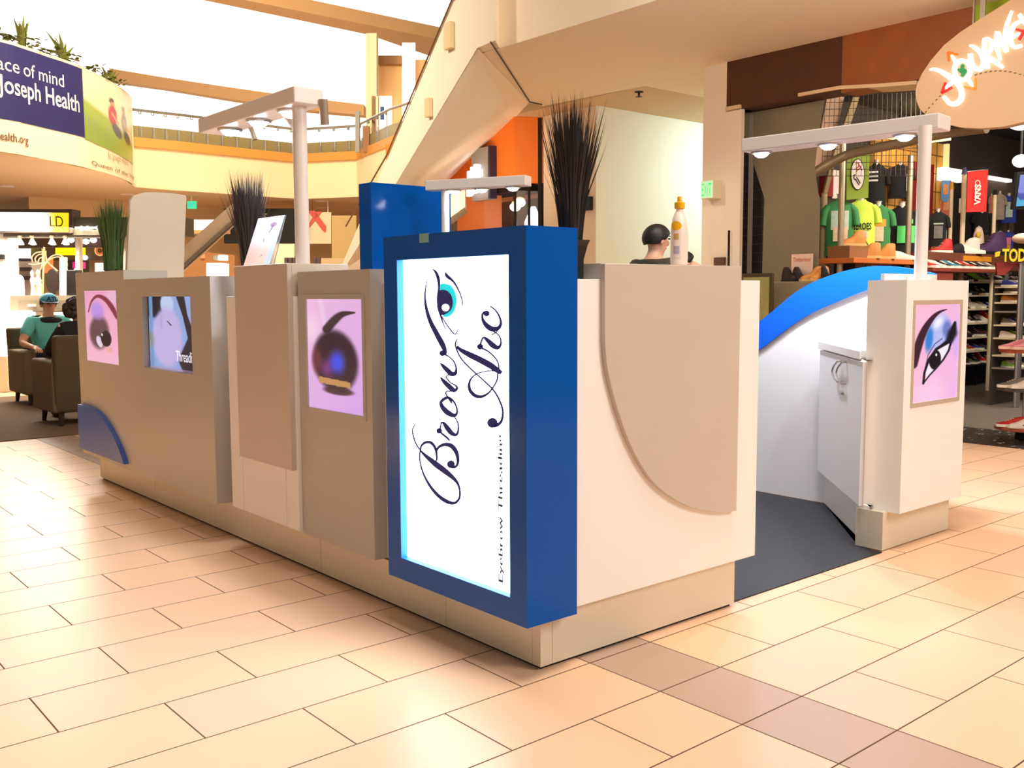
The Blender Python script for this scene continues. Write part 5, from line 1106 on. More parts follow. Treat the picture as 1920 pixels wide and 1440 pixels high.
# flared concrete column
CXF = 6.05
prof = [(1385, 1546, 206), (1401, 1535, 262), (1418, 1528, 318), (1433, 1534, 366), (1433, 1538, 378), (1431, 1537, 430), (1429, 1535, 520), (1427, 1533, 640), (1425, 1531, 760)]
R = []
for ul, ur, v in prof:
    a = on(ul, v, 0, CXF); b_ = on(ur, v, 0, CXF); z = (a.z+b_.z)/2; R.append([Vector((CXF, a.y, z)), Vector((CXF, b_.y, z)), Vector((CXF+.6, b_.y+.5, z)), Vector((CXF+.6, a.y, z))])
R.append([Vector((p.x, p.y, .0)) for p in R[-1]])
R = [[Vector((p.x, p.y, 2.99)) for p in R[0]]]+R[1:]
MC_ = mat('brown washed concrete', (136, 122, 96), .7, noise=.22, nscale=2.2, bump=.15)
ST(MB().rings(R).build('wall_concrete_column', MC_))
lg = on(1475, 528, 0, CXF-.25)
t = T('ledge', 'concrete ledge carrying boots at the foot of the flared column', 'ledge', (CXF-.2, lg.y, lg.z)); MB().box(CXF-.28, CXF-.002, on(1540, 528, 0, CXF-.25).y, on(1447, 528, 0, CXF-.25).y, 0, lg.z).build('block', MC_, t, bevel=.01)
# folding gate strip between pier and column
t = T('security_gate', 'narrow dark folding gate with grey guide rail between pier and column', 'gate', (FX+.24, 3.7, 0))
gy = lambda u: on(u, 420, 0, FX+.215).y
MB().box(FX+.225, FX+.255, gy(1440), 3.797, 0, 2.98).build('gate_leaf', mat('black gate', (30, 24, 28), .5), t); MB().box(FX+.195, FX+.215, gy(1411), gy(1404), 0, 2.98).build('guide_rail', M_GREYF, t)
for i in range(30): z = .12+i*.088; MB().box(FX+.218, FX+.225, gy(1440), 3.797, z, z+.006).build('slat', mat('dark slat', (60, 54, 56), .5), t)
fp0 = on(1391, 513, 0, FX-.3); fp1 = on(1446, 620, 0, FX-.3)
t = T('picture_frame', 'dark wood framed poster at the foot of the folding gate', 'picture', (FX-.3, (fp0.y+fp1.y)/2, fp1.z)); MB().box(FX-.3, FX-.27, fp1.y, fp0.y, .0, fp0.z).build('frame', mat('dark wood frame', (66, 48, 24), .5), t); MB().box(FX-.305, FX-.3, fp1.y+.03, fp0.y-.02, fp1.z, fp0.z-.035).build('sheet', mat('olive poster print', (150, 142, 84), .6, noise=.3, nscale=9), t)

def atY(u, v, Y): return on(u, v, 1, Y)
VD = lambda p: (Vector((CAM.x, CAM.y, 0))-Vector((p.x, p.y, 0))).normalized()
# wire mesh, beams and pipes in the shop front
t = T('wire_mesh', 'steel wire mesh panel hanging behind the concrete column', 'mesh panel', tuple(atY(1570, 330, 3.3))); M_WM = mat('dark wire', (84, 70, 58), .4, .6)
mb = MB()
g0, g1, g2, g3 = (onD(*p, 9.75) for p in ((1548, 180), (1735, 172), (1735, 330), (1540, 330)))
for i in range(22):
    s = i/21; mb.tube([g0.lerp(g1, s), g3.lerp(g2, s)], .003, 4)
for i in range(13):
    s = i/12; mb.tube([g0.lerp(g3, s), g1.lerp(g2, s)], .003, 4)
mb.build('mesh', M_WM, t)
t = T('mesh_backing', 'pinkish lit board leaning behind the wire mesh', 'panel', tuple(onD(1570, 330, 10.1)))
MB().prism([onD(*p, 10.1) for p in ((1552, 178), (1583, 182), (1553, 320), (1524, 322))], FH*.04).build('board', mat('pink washed board', (214, 176, 146), .7), t)
MB().prism([onD(*p, 10.0) for p in ((1600, 182), (1612, 182), (1572, 300), (1560, 300))], FH*.06).build('brace', mat('tan brace', (176, 150, 108), .6), t)
MB().prism([onD(*p, 10.05) for p in ((1562, 290), (1570, 290), (1552, 362), (1545, 362))], FH*.06).build('brace', mat('tan brace', 0), t)
t = T('steel_pipe', 'grey bent steel pipe sweeping up to the oval sign', 'pipe', tuple(onD(1530, 322, 9.2)))
MB().tube([onD(u, v, D) for u, v, D in smoothline([(1520, 328, 9.3), (1550, 310, 9.25), (1590, 290, 9.2), (1640, 278, 9.0), (1700, 266, 8.8), (1740, 256, 8.6), (1800, 246, 8.4), (1850, 240, 8.2)], 4)], .045, 10).build('pipe', mat('dull steel pipe', (140, 122, 96), .45, .4), t, smooth=True)
POST = mat('shop post steel', (188, 168, 138), .35, .6)
def post(label, u, v0, Y, r, m=POST, capm=None, caph=.0):
    p = atY(u, v0, Y); t = T('display_post', label, 'post', (p.x, p.y, 0)); MB().tube([(p.x, p.y, .006), (p.x, p.y, p.z-caph)], r, 12).build('shaft', m, t, smooth=True)
    if capm: MB().tube([(p.x, p.y, p.z-caph), (p.x, p.y, p.z)], [r*1.25, r*.8], 12).build('finial', capm, t, smooth=True)
post('steel post beside the green banner', 1581, 262, 3.05, .03); post('steel post right of the black shirt with a green square', 1708, 292, 3.0, .03)
post('white post with yellow tip left of the red banner', 1785, 341, 3.3, .022, mat('cream post', (240, 218, 176), .5), mat('yellow tip', (226, 160, 40), .4), .09)
post('white post with purple top carrying the red banner', 1809, 314, 3.2, .028, mat('cream post', 0), mat('purple tip', (70, 56, 110), .5), .08)
post('white post with dark knob right of the red banner', 1866, 356, 3.1, .022, mat('cream post', 0), M_DARK, .06)
post('pale post at the edge of the gate, right of the concrete column', 1546, 362, 3.35, .03, mat('tan post', (204, 180, 140), .5))
# yellow timber display wall
t = T('timber_wall', 'honey lit timber display wall with square grid behind the shirts', 'display wall', tuple(atY(1700, 420, 3.66)))
q = [atY(1640, 245, 3.66), atY(1769, 255, 3.66), atY(1769, 420, 3.66), atY(1640, 420, 3.66)]
MB().box(q[0].x, q[1].x, 3.66, 3.71, .01, q[0].z).build('boards', mat('honey timber', (222, 164, 74), .55, noise=.15, nscale=5), t)
mb = MB()
for i in range(9): z = q[0].z-.16-.22*i; mb.box(q[0].x, q[1].x, 3.655, 3.66, z, z+.012)
for i in range(11): x = q[0].x+(q[1].x-q[0].x)*i/10; mb.box(x, x+.012, 3.655, 3.66, 1.2, q[0].z)
mb.build('grid_grooves', mat('brown groove', (120, 78, 30), .7), t)
MB().box(q[1].x, q[1].x+.05, 3.60, 3.71, .01, q[0].z).build('edge_strip', mat('lit edge strip', (255, 226, 160), .5, emit=(255, 222, 150), es=.6), t)
lp = atY(1700, 262, 3.5); tag(box('shop_light_panel', lp.x-.35, lp.x+.45, 3.2, 3.6, lp.z, lp.z+.06, mat('warm light panel', (255, 240, 200), .5, emit=(255, 226, 160), es=2.0)), 'warm light panel over the honey timber wall', 'ceiling light')
def yslab(name, label, cat, u0, v0, u1, v1, Y, th, m, group=None, floor=False, bevel=0., drop=None):
    a = atY(u0, v0, Y); b_ = atY(u1, v0, Y); c = atY(u0, v1, Y); return tag(box(name, a.x, b_.x, Y, Y+th, .007 if floor else c.z, a.z, m, bevel=bevel), label, cat, group)
yslab('light_box', 'white lit display box left of the red banner', 'light box', 1772, 313, 1807, 337, 3.55, .1, M_LITW); yslab('light_strip', 'thin white shop light strip right of the red banner', 'light', 1855, 329, 1898, 335, 3.55, .1, M_LITW)
yslab('maroon_panel', 'dark red panel behind the pole of the right light bar', 'panel', 1711, 302, 1752, 392, 3.5, .05, mat('maroon panel', (134, 20, 20), .6), floor=True); yslab('red_display', 'bright red display shelf unit behind the right light bar pole', 'shelf unit', 1712, 440, 1745, 540, 3.4, .25, mat('red display', (178, 36, 28), .5), floor=True)
yslab('slat_wall', 'grey slatted wall panel behind the blue shirts', 'display wall', 1852, 335, 1905, 470, 3.62, .06, mat('grey slat wall', (120, 104, 92), .7), floor=True); yslab('dark_rack', 'black hanging clothes rack block behind the white posts', 'rack', 1777, 340, 1850, 470, 3.62, .101, mat('black clothes', (30, 24, 22), .9, noise=.4, nscale=20))
yslab('white_stack', 'white and red folded garments left of the green banner', 'garments', 1562, 318, 1579, 372, 3.45, .12, mat('white garment', (226, 206, 196), .8)); yslab('red_garment', 'dark red hanging garment left of the white garments', 'garment', 1552, 328, 1563, 368, 3.44, .1, mat('dark red garment', (150, 36, 30), .8))
# banners
t = T('hanging_banner', 'green hanging banner with white oval scribble badge', 'banner', tuple(onD(1588, 375, 9.9)))
MB().prism([onD(*p, 9.9) for p in ((1588, 291), (1631, 287), (1628, 371), (1587, 375))], FH*.012).build('cloth', mat('leaf green banner', (124, 146, 30), .7), t)
bo = lambda u, v: onD(u, v, 9.895)
MB().prism([bo(x, y) for x, y in circ(1608, 327, 13.2, 24, 29.5)], -FH*.004).build('badge_rim', M_BLACK, t); MB().prism([onD(x, y, 9.89) for x, y in circ(1608, 327, 11.8, 24, 28)], -FH*.004).build('badge', mat('pale badge', (222, 208, 200), .7), t)
b9 = lambda u, v: onD(u, v, 9.884)
mb = MB()
for P in ([(1604, 308, 1.6), (1609, 305, 1.6), (1610, 312, 1.6), (1605, 316, 1.6)], [(1610, 308, 1.6), (1613, 314, 1.6), (1608, 319, 1.6), (1606, 322, 1.6)], [(1613, 311, 1.5), (1616, 320, 1.5)]): brush(mb, P, b9, -FH*.002)
mb.build('red_scribble', mat('red scribble', (176, 36, 40), .6), t); mb = MB()
for P in ([(1600, 330, 1.2), (1603, 327, 1.2), (1601, 333, 1.2), (1604, 338, 1.2)], [(1604, 335, 1.2), (1608, 342, 1.2), (1611, 347, 1.2)], [(1606, 332, 1.2), (1611, 340, 1.2), (1613, 344, 1.2)]): brush(mb, P, b9, -FH*.002)
mb.build('black_scribble', M_BLACK, t)
t = T('hanging_banner', 'red hanging banner with white letters reading upwards', 'banner', tuple(onD(1832, 400, 11.2)))
qv = [onD(*p, 11.4) for p in ((1815, 322), (1853, 318), (1849, 397), (1812, 398))]; MB().prism(qv, FH*.012).build('cloth', mat('red banner cloth', (226, 36, 28), .7), t)
pp_ = atY(1809, 322, 3.2); MB().tube([qv[1]+FH*.006, qv[0]+FH*.006, Vector((pp_.x, pp_.y, qv[0].z))], .008, 6).build('arm', M_STEEL, t)
up = Vector((0, 0, 1)); q0 = onD(1838, 384, 11.38); q1 = onD(1838, 346, 11.38)
text('lettering', 'VANS', mat('white banner lettering', 0), q0, up, -RH, width=(q1-q0).length, height=.075, parent=t, lift=.003, bold=.03)
q2 = onD(1838, 343, 11.38); MB().tube([q2+up*.0-RH*.03+(RH*math.cos(a*.63)+up*math.sin(a*.63))*.028 for a in range(11)], .005, 5).build('round_mark', mat('white banner lettering', 0), t)
qb = onD(1827.5, 376, 11.37); MB().prism([qb, qb+up*.14, qb+up*.14+RH*.012, qb+RH*.012], -FH*.003).build('letter_bar', mat('white banner lettering', 0), t)

# oval sign
SX = 5.55
oc = lambda x, y: on(1700+x/6.545, y/6.545, 0, SX)
ol = [(1733, 213), (1724, 204), (1718, 190), (1716, 172), (1719, 158), (1728, 138), (1745, 113), (1770, 84), (1800, 60), (1838, 35), (1875, 12), (1897, -2), (1950, -2), (2040, 40), (2060, 120), (2010, 196), (1960, 220), (1920, 229), (1880, 238), (1840, 241), (1800, 239), (1765, 231)]
t = T('oval_shop_sign', 'big tan oval shop sign with white brush lettering at the top right', 'sign', tuple(on(1850, 240, 0, SX)))
MB().prism([on(u, v, 0, SX) for u, v in ol], (.10, 0, 0)).build('board', mat('tan sign board', (222, 188, 150), .55), t, bevel=.004)
M_LW = mat('lit white sign letters', (255, 255, 255), .4, emit=(255, 252, 246), es=.9); LF = (-.02, 0, 0)
mb = MB()
for P in ([(290, 860, 20), (340, 852, 36), (400, 868, 50), (480, 910, 60), (560, 965, 70), (620, 1010, 66), (670, 1090, 60), (685, 1170, 60), (660, 1240, 60), (600, 1280, 56), (530, 1265, 50), (460, 1185, 40)], [(570, 1010, 40), (520, 1050, 36), (490, 1090, 20)],
          [(690+95*math.cos(a*.45), 865+118*math.sin(a*.45), 52) for a in range(15)], [(560, 680, 16), (590, 730, 40), (625, 790, 40)], [(750, 960, 40), (790, 1020, 40), (815, 1065, 16)],
          [(790, 660, 50), (795, 740, 52), (830, 820, 52), (890, 860, 50), (940, 820, 50), (945, 740, 50)], [(785, 560, 30), (850, 590, 50), (910, 650, 50), (950, 740, 50)],
          [(960, 500, 50), (960, 620, 50), (985, 740, 54), (1005, 850, 40)], [(950, 500, 46), (1010, 485, 50), (1050, 530, 46), (1040, 610, 46), (990, 680, 50), (1080, 750, 60), (1190, 835, 40)],
          [(1120, 390, 50), (1110, 500, 46), (1125, 620, 46), (1160, 740, 24)], [(1125, 400, 50), (1170, 520, 60), (1235, 640, 44)], [(1235, 640, 40), (1220, 480, 46), (1235, 320, 46), (1300, 135, 20)],
          [(1400, 265, 36), (1330, 310, 44), (1285, 400, 46), (1285, 500, 46), (1325, 580, 46), (1425, 560, 36)], [(1290, 470, 36), (1340, 440, 36), (1395, 410, 28)], [(1390, 180, 50), (1440, 250, 56), (1500, 330, 56)]):
    brush(mb, P, oc, LF)
mb.build('brush_lettering', M_LW, t)
blob(mb := MB(), [(690, 785), (710, 800), (705, 835), (735, 855), (750, 880), (735, 905), (715, 905), (705, 940), (690, 948), (672, 935), (680, 905), (650, 885), (630, 860), (640, 840), (665, 845), (672, 810)], oc, (-.012, 0, 0)); mb.build('green_cross', mat('green sign mark', (40, 150, 80), .5, emit=(40, 150, 80), es=.2), t)
for nm, c, P in (('orange_arrow', (250, 122, 20), [(520, 755, 26), (512, 640, 26), (632, 672, 26)]), ('orange_arrow', (252, 160, 50), [(850, 960, 26), (846, 1095, 26), (710, 1065, 26)]), ('red_arrow', (222, 36, 48), [(482, 1010, 26), (432, 1145, 26), (560, 1072, 26)]), ('red_arrow', (222, 36, 48), [(1345, 362, 30), (1440, 385, 30), (1382, 490, 30)])):
    mb = MB(); brush(mb, P[:2], oc, (-.01, 0, 0)); brush(mb, P[1:], oc, (-.01, 0, 0)); mb.build(nm, mat('sign '+nm+str(c[1]), c, .5, emit=c, es=.2), t)
mb = MB()
for P in [[(225, 1385), (245, 1365)], [(265, 1335), (285, 1315)], [(312, 1285), (330, 1265)], [(358, 1235), (376, 1215)], [(400, 1190), (415, 1172)]]+[[(835+60*i, 925-52*math.sin(i*.32)), (868+60*i, 918-52*math.sin((i+.55)*.32))] for i in range(11)]:
    brush(mb, [(x, y, 12) for x, y in P], oc, (-.004, 0, 0), 1., 1)
mb.build('dashed_trail', mat('olive dashes', (118, 102, 64), .6), t)
for x in (.25, .75): 
    p = on(1780+x*150, 100, 0, SX); MB().tube([(SX+.05, p.y, p.z), (SX+.05, p.y, ZS)], .01, 6).build('hanger_rod', M_STEEL, t)
MB().box(SX+.05, SX+.06, 1.2, 1.24, 3.0, ZS).build('hanger_rod', M_STEEL, t)

# ---- shirts
def torso(label, u, v0, v1, Y, m, wid=1., printer=None, cat='shirt', sleeve=True, name='t_shirt', group=None):
    b = atY(u, v1, Y); tp = atY(u, v0, Y); h = tp.z-b.z; rz = math.atan2(VD(b).y, VD(b).x)-math.pi/2+.15; w = h*.29*wid
    t = T(name, label, cat, tuple(b), group, rz); L = lambda x, y, z: Vector((x, y, z))
    pr = [(0, .92, .55), (.02, .94, .58), (.3, .90, .62), (.6, .94, .66), (.78, 1.0, .62), (.86, .98, .50), (.93, .66, .42), (.97, .36, .34), (1.0, .30, .30)]
    mb = MB(); mb.rings([[L(w*k*math.cos(a*math.pi/10), w*.55*d*math.sin(a*math.pi/10), h*z) for a in range(20)] for z, k, d in pr])
    if sleeve:
        for s in (-1, 1):
            mb.tube([L(s*w*.72, 0, h*.86), L(s*w*.95, .01, h*.78), L(s*w*1.06, .015, h*.62), L(s*w*1.08, .02, h*.53)], [w*.24, w*.26, w*.25, w*.24], 10)
    mb.build('garment', m, t, smooth=True, world=False)
    mb = MB(); mb.lathe([(w*.20, h*.95), (w*.18, h*1.06), (w*.24, h*1.08), (.001, h*1.09)], (0, 0, 0), 12); mb.build('neck_form', mat('pale mannequin', (230, 212, 196), .5), t, smooth=True, world=False)
    if printer: printer(t, w, h)
    if v0 < 410 and (u > 1835 or 'maroon' in label): MB().tube([(0, .0, -b.z+.008), (0, 0, .02)], .012, 6).build('stand', M_DARK, t, world=False)
    return t
def fpatch(t, name, w, h, x0, x1, z0, z1, m, off=.0):
    A, B = [], []
    for i in range(9):
        x = (x0+(x1-x0)*i/8); y = .60*w*.66*math.sqrt(max(.02, 1-(x/.98)**2))*1.0+.012+off; A.append(Vector((x*w, y, z0*h))); B.append(Vector((x*w, y, z1*h)))
    return MB().strip(A, B).build(name, m, t, world=False)
def ftext(t, name, s, w, h, x0, x1, z0, z1, m, off=.004):
    v, f = text_pts(s, 1., 2, 0, .03); a0 = min(p[0] for p in v); a1 = max(p[0] for p in v); b0 = min(p[1] for p in v); b1 = max(p[1] for p in v); out = []
    for p in v:
        x = x1+(x0-x1)*(p[0]-a0)/(a1-a0); y = .60*w*.66*math.sqrt(max(.02, 1-(x/.98)**2))+.012+off; out.append(Vector((x*w, y, h*(z0+(z1-z0)*(p[1]-b0)/(b1-b0)))))
    mb = MB(); mb.add(out, f); return mb.build(name, m, t, world=False)
GREEN = mat('kelly green cotton', (58, 132, 74), .8, noise=.06, nscale=30); LIME = mat('neon lime cotton', (214, 244, 84), .8, noise=.04, nscale=30); BLK = mat('black cotton', (26, 22, 22), .85); BLUE_C = mat('royal blue cotton', (44, 60, 158), .8)
PALE = mat('pale shirt print', (188, 204, 190), .7, noise=.25, nscale=30); CREAMP = mat('cream shirt print', (222, 196, 160), .7, noise=.3, nscale=40); OCHP = mat('orange shirt print', (222, 160, 44), .7); LGP = mat('light green shirt print', (96, 226, 112), .6)
torso('green t-shirt with pale print left of the lime shirt', 1572, 372, 480, 3.2, GREEN, .9, lambda t, w, h: (fpatch(t, 'print', w, h, -.55, .6, .45, .78, PALE), fpatch(t, 'print_figure', w, h, -.5, .45, .25, .5, CREAMP, .003)))
torso('neon lime shirt with the word HEROES', 1612, 374, 470, 3.25, LIME, 1.05, lambda t, w, h: (ftext(t, 'lettering', 'HEROES', w, h, -.62, .62, .40, .54, M_BLACK), fpatch(t, 'print', w, h, -.4, .4, .22, .38, PALE)))
torso('green t-shirt with orange and grey print right of the lime shirt', 1645, 384, 470, 3.2, GREEN, 1.0, lambda t, w, h: (fpatch(t, 'print', w, h, -.5, .45, .52, .68, OCHP), fpatch(t, 'print_figure', w, h, -.35, .35, .2, .52, CREAMP)))
torso('black t-shirt with plain light green square print', 1688, 386, 486, 3.2, BLK, 1.05, lambda t, w, h: (fpatch(t, 'print', w, h, -.75, .30, .30, .62, LGP), fpatch(t, 'print_dot', w, h, -.62, -.40, .66, .74, LGP)))
torso('black long garment with white stripes behind the green banner', 1641, 306, 392, 3.42, BLK, .8, lambda t, w, h: [fpatch(t, 'stripe', w, h, -.1, .8, .78-.09*i, .82-.09*i, mat('white stripe', (230, 226, 220), .7)) for i in range(3)])
torso('black round-shouldered jacket on the timber wall', 1686, 308, 372, 3.5, BLK, 1.15, lambda t, w, h: fpatch(t, 'print', w, h, -.9, -.5, .2, .7, PALE))
torso('black t-shirt with grey print right of the right light bar pole', 1757, 396, 462, 3.3, BLK, .9, lambda t, w, h: (fpatch(t, 'print_line', w, h, -.5, .5, .62, .66, PALE), fpatch(t, 'print', w, h, -.45, .45, .22, .58, mat('grey shirt print', (120, 116, 110), .7, noise=.4, nscale=40))))
torso('royal blue t-shirt with white print right of the red banner', 1890, 366, 418, 3.45, BLUE_C, 1.0, lambda t, w, h: fpatch(t, 'print', w, h, -.4, .4, .2, .75, PALE)); torso('grey patterned t-shirt left of the royal blue shirt', 1873, 362, 412, 3.5, mat('grey pattern cotton', (176, 154, 136), .8, noise=.4, nscale=30), .7)
torso('dark blue child shirt with pink and yellow print low on the slat wall', 1889, 434, 472, 3.4, BLUE_C, 1.0, lambda t, w, h: (fpatch(t, 'print', w, h, -.4, .3, .35, .7, mat('pink print', (236, 120, 150), .7)), fpatch(t, 'print', w, h, -.4, .3, .1, .33, OCHP)))
torso('black bulky jacket under the red banner', 1840, 398, 440, 3.5, BLK, 1.3); torso('blue striped garment at the right edge of the red banner', 1858, 366, 400, 3.55, mat('striped garment', (190, 120, 100), .8, noise=.5, nscale=40), .5)
# ---- shoes
def shoe_mesh(style, up, sole):
    key = 'shoe_%s_%s_%s' % (style, up.name, sole.name)
    if key in bpy.data.meshes: return bpy.data.meshes[key]
    L_ = .27; mb = MB(); N = 12
    prof = {'low': [(0, .085), (.08, .10), (.28, .092), (.40, .086), (.52, .072), (.68, .052), (.84, .042), (.95, .034), (1, .02)], 'high': [(0, .15), (.08, .165), (.26, .165), (.38, .145), (.50, .092), (.66, .062), (.84, .05), (.95, .04), (1, .022)], 'boot': [(0, .15), (.08, .16), (.26, .16), (.38, .142), (.48, .10), (.62, .076), (.82, .064), (.94, .052), (1, .03)]}[style]
    wid = lambda x: .030+.012*sst(0, .15, x)+.010*sst(.4, .72, x)-.030*sst(.82, 1.03, x)
    hh = lambda x: next(a[1]+(b[1]-a[1])*(x-a[0])/(b[0]-a[0]+1e-9) for a, b in zip(prof, prof[1:]) if a[0] <= x <= b[0]+1e-6)
    xs = [0, .04, .1, .2, .3, .4, .5, .6, .7, .8, .88, .95, 1.0]; st_ = .026
    R = []
    for x in xs:
        w = wid(x); h = max(hh(x), st_+.008); R.append([Vector(((x-.5)*L_, w*c, st_+(h-st_)*s)) for c, s in ((-1, 0), (-.98, .35), (-.72, .8), (-.35, 1), (.35, 1), (.72, .8), (.98, .35), (1, 0))])
    mb.rings(R); mb.m = 1
    A = [((x-.5)*L_*1.04, wid(x)*1.12) for x in xs]; outl = [Vector((x, w, 0)) for x, w in A]+[Vector((x, -w, 0)) for x, w in A[::-1]]
    mb.prism(outl, (0, 0, st_))
    for i in range(4):
        x = .45+.075*i; mb.box((x-.012-.5)*L_, (x+.012-.5)*L_, -.018, .018, hh(x)-.006, hh(x)+.004)
    o = mb.build(key, [up, sole], None, smooth=True); me = o.data; me.name = key; bpy.data.objects.remove(o); return me
def C_(n, c): return mat(n, c, .6)
UP = dict(black=C_('black canvas', (26, 22, 22)), red=C_('red canvas', (190, 34, 30)), white=C_('white canvas', (240, 226, 210)), tan=C_('tan nubuck', (206, 134, 58)), brown=C_('brown leather', (70, 46, 34)), blue=C_('blue canvas', (44, 60, 150)), grey=C_('grey canvas', (120, 108, 98)), pink=C_('pink canvas', (214, 120, 128)), maroon=C_('maroon canvas', (110, 30, 36)), olive=C_('olive canvas', (90, 96, 50)), teal=C_('teal canvas', (50, 130, 150)), navy=C_('navy canvas', (40, 40, 66)), purple=C_('purple leather', (84, 50, 92)), yellow=C_('yellow canvas', (222, 176, 44)), lime=C_('lime canvas', (130, 190, 50)), dark=C_('dark chocolate suede', (40, 28, 24)))
SO = dict(white=C_('white rubber sole', (244, 234, 220)), tan=C_('tan rubber sole', (222, 176, 110)), black=C_('black rubber sole', (24, 20, 20)), pink=C_('pale pink sole', (244, 206, 190)))
def shoe(label, p, rz, style='low', up='black', sole='white', group=None, cat='shoe', name='sneaker', sc=1., rx=0.):
    o = bpy.data.objects.new(name, shoe_mesh(style, UP[up], SO[sole])); COL.objects.link(o); o.location = p; o.rotation_euler = (rx, 0, rz); o.scale = (sc,)*3; return tag(o, label, cat, group)
LEFTA = math.atan2(-RH.y, -RH.x); RIGHTA = math.atan2(RH.y, RH.x); TOW = math.atan2(-FH.y, -FH.x)
# boots on the column ledge with the small sign
zl = lg.z+.001; gB = 'boots on the column ledge'
for i, (u, rz, up, sl, lb) in enumerate(((1481, TOW+.2, 'dark', 'black', 'leftmost dark boot on the column ledge'), (1499, TOW+.1, 'dark', 'black', 'second dark boot from the left on the column ledge'), (1522, LEFTA+.3, 'tan', 'tan', 'left tan boot on the column ledge'), (1534, LEFTA+.5, 'tan', 'tan', 'right tan boot on the column ledge'), (1548, TOW, 'black', 'black', 'black boot right of the tan ones on the column ledge'))):
    p = on(u, 526, 0, CXF-.14); shoe(lb, (CXF-.14, p.y, zl), rz, 'boot', up, sl, gB, 'boot', 'boot', .86)
a = on(1484, 477, 0, CXF-.04); b_ = on(1523, 500, 0, CXF-.04)
t = T('brand_card', 'pale pink card sign with red lettering behind the boots on the ledge', 'sign', (CXF-.04, (a.y+b_.y)/2, zl)); box('card', CXF-.04, CXF-.03, b_.y, a.y, zl, a.z, mat('pale pink card', (244, 206, 184), .6), t)
text('lettering', 'Timberland', mat('faded red lettering', (214, 110, 96), .6), (CXF-.0405, a.y-.02, b_.z+.05), (0, -1, 0), (0, 0, 1), width=(a.y-b_.y)-.04, height=.04, parent=t, lift=.002, bold=.01)
# timber shelf with tan boots
s0 = atY(1596, 478, 2.95); s1 = atY(1722, 482, 2.95); zs_ = s0.z-.03
t = T('display_shelf', 'long orange timber shelf carrying tan boots', 'shelf', (s0.x, 2.95, zs_)); MB().box(s0.x-.1, s1.x+.05, 2.86, 3.30, zs_-.05, zs_).build('board', M_WOODO, t, bevel=.004)
for x in (s0.x+.1, s1.x-.1): MB().box(x, x+.06, 3.0, 3.2, .007, zs_-.05).build('leg', M_DARK, t)
bx0 = atY(1583, 455, 2.98); bx1 = atY(1618, 455, 2.98); tag(box('riser_block', bx0.x, bx1.x, 2.92, 3.16, zs_, zs_+.12, mat('brown riser', (150, 96, 56), .6)), 'brown riser block under the upper tan boot at the left end of the shelf', 'riser')
gT = 'tan boots on the orange shelf'
shoe('tan boot on the riser block at the left of the orange shelf', ((bx0.x+bx1.x)/2+.03, 3.02, zs_+.121), LEFTA+.05, 'boot', 'tan', 'tan', gT, 'boot', 'boot', 1.0)
p = atY(1628, 470, 3.12); shoe('brown tall boot between the tan ones on the orange shelf', (p.x, 3.14, zs_+.001), TOW, 'boot', 'brown', 'tan', gT, 'boot', 'boot', 1.3)
p = atY(1623, 478, 2.96); shoe('middle tan boot lying forward on the orange shelf', (p.x+.0, 2.955, zs_+.001), LEFTA-.1, 'boot', 'tan', 'tan', gT, 'boot', 'boot', 1.0)
p = atY(1651, 478, 2.96); shoe('right tan boot with white cuff on the orange shelf', (p.x, 2.955, zs_+.001), LEFTA-.1, 'boot', 'tan', 'tan', gT, 'boot', 'boot', 1.0)
p = atY(1693, 478, 2.96); shoe('white sneaker at the right end of the orange shelf', (p.x, 2.97, zs_+.001), RIGHTA-.3, 'low', 'white', 'white', None, 'sneaker', 'sneaker', 1.05)
for i, u in enumerate((1650, 1678)):
    p = atY(u, 430, 3.1)
# middle display: brown plinth with shoes
m0 = atY(1740, 468, 2.9); m1 = atY(1886, 474, 3.1); zm = m0.z-.02
zr2 = atY(1740, 502, 2.66).z; n0 = atY(1735, 502, 2.66).x; n1 = atY(1872, 502, 2.66).x
t = T('shoe_plinth', 'brown stepped plinth with rows of shoes right of the light bar pole', 'plinth', (m0.x, 2.95, 0)); MB().box(m0.x-.05, m1.x, 2.9, 3.28, zr2, zm).build('top_step', mat('brown plinth', (116, 62, 44), .6), t, bevel=.004)
mb = MB().box(n0, n1, 2.58, 2.855, zr2-.04, zr2); mb.box(n0, atY(1816, 520, 2.6).x-.35, 2.60, 2.855, .007, zr2-.04); mb.box(m0.x-.05, m0.x+.5, 2.9, 3.28, .007, zr2); mb.build('lower_step', mat('red brown step', (128, 50, 38), .6), t, bevel=.004); 
c0 = atY(1807, 481, 2.89); c1 = atY(1858, 491, 2.89); MB().box(c0.x, c1.x, 2.885, 2.899, c1.z, c0.z+.01).build('yellow_panel', mat('amber panel', (230, 150, 44), .5), t)
gP = 'shoes on the top of the brown plinth'
shoe('red sneaker on the brown plinth beside the pole', (atY(1764, 466, 3.0).x, 3.0, zm+.001), LEFTA+.2, 'high', 'red', 'white', gP, 'sneaker', 'sneaker', .95)
shoe('black sneaker on the brown plinth right of the red one', (atY(1788, 466, 3.0).x, 3.02, zm+.001), LEFTA+.4, 'low', 'black', 'black', gP, 'sneaker', 'sneaker', 1.15)
shoe('white sneaker on the brown plinth before the slippers', (atY(1818, 466, 2.98).x, 2.98, zm+.001), RIGHTA-.2, 'low', 'white', 'white', gP, 'sneaker', 'sneaker', 1.2)
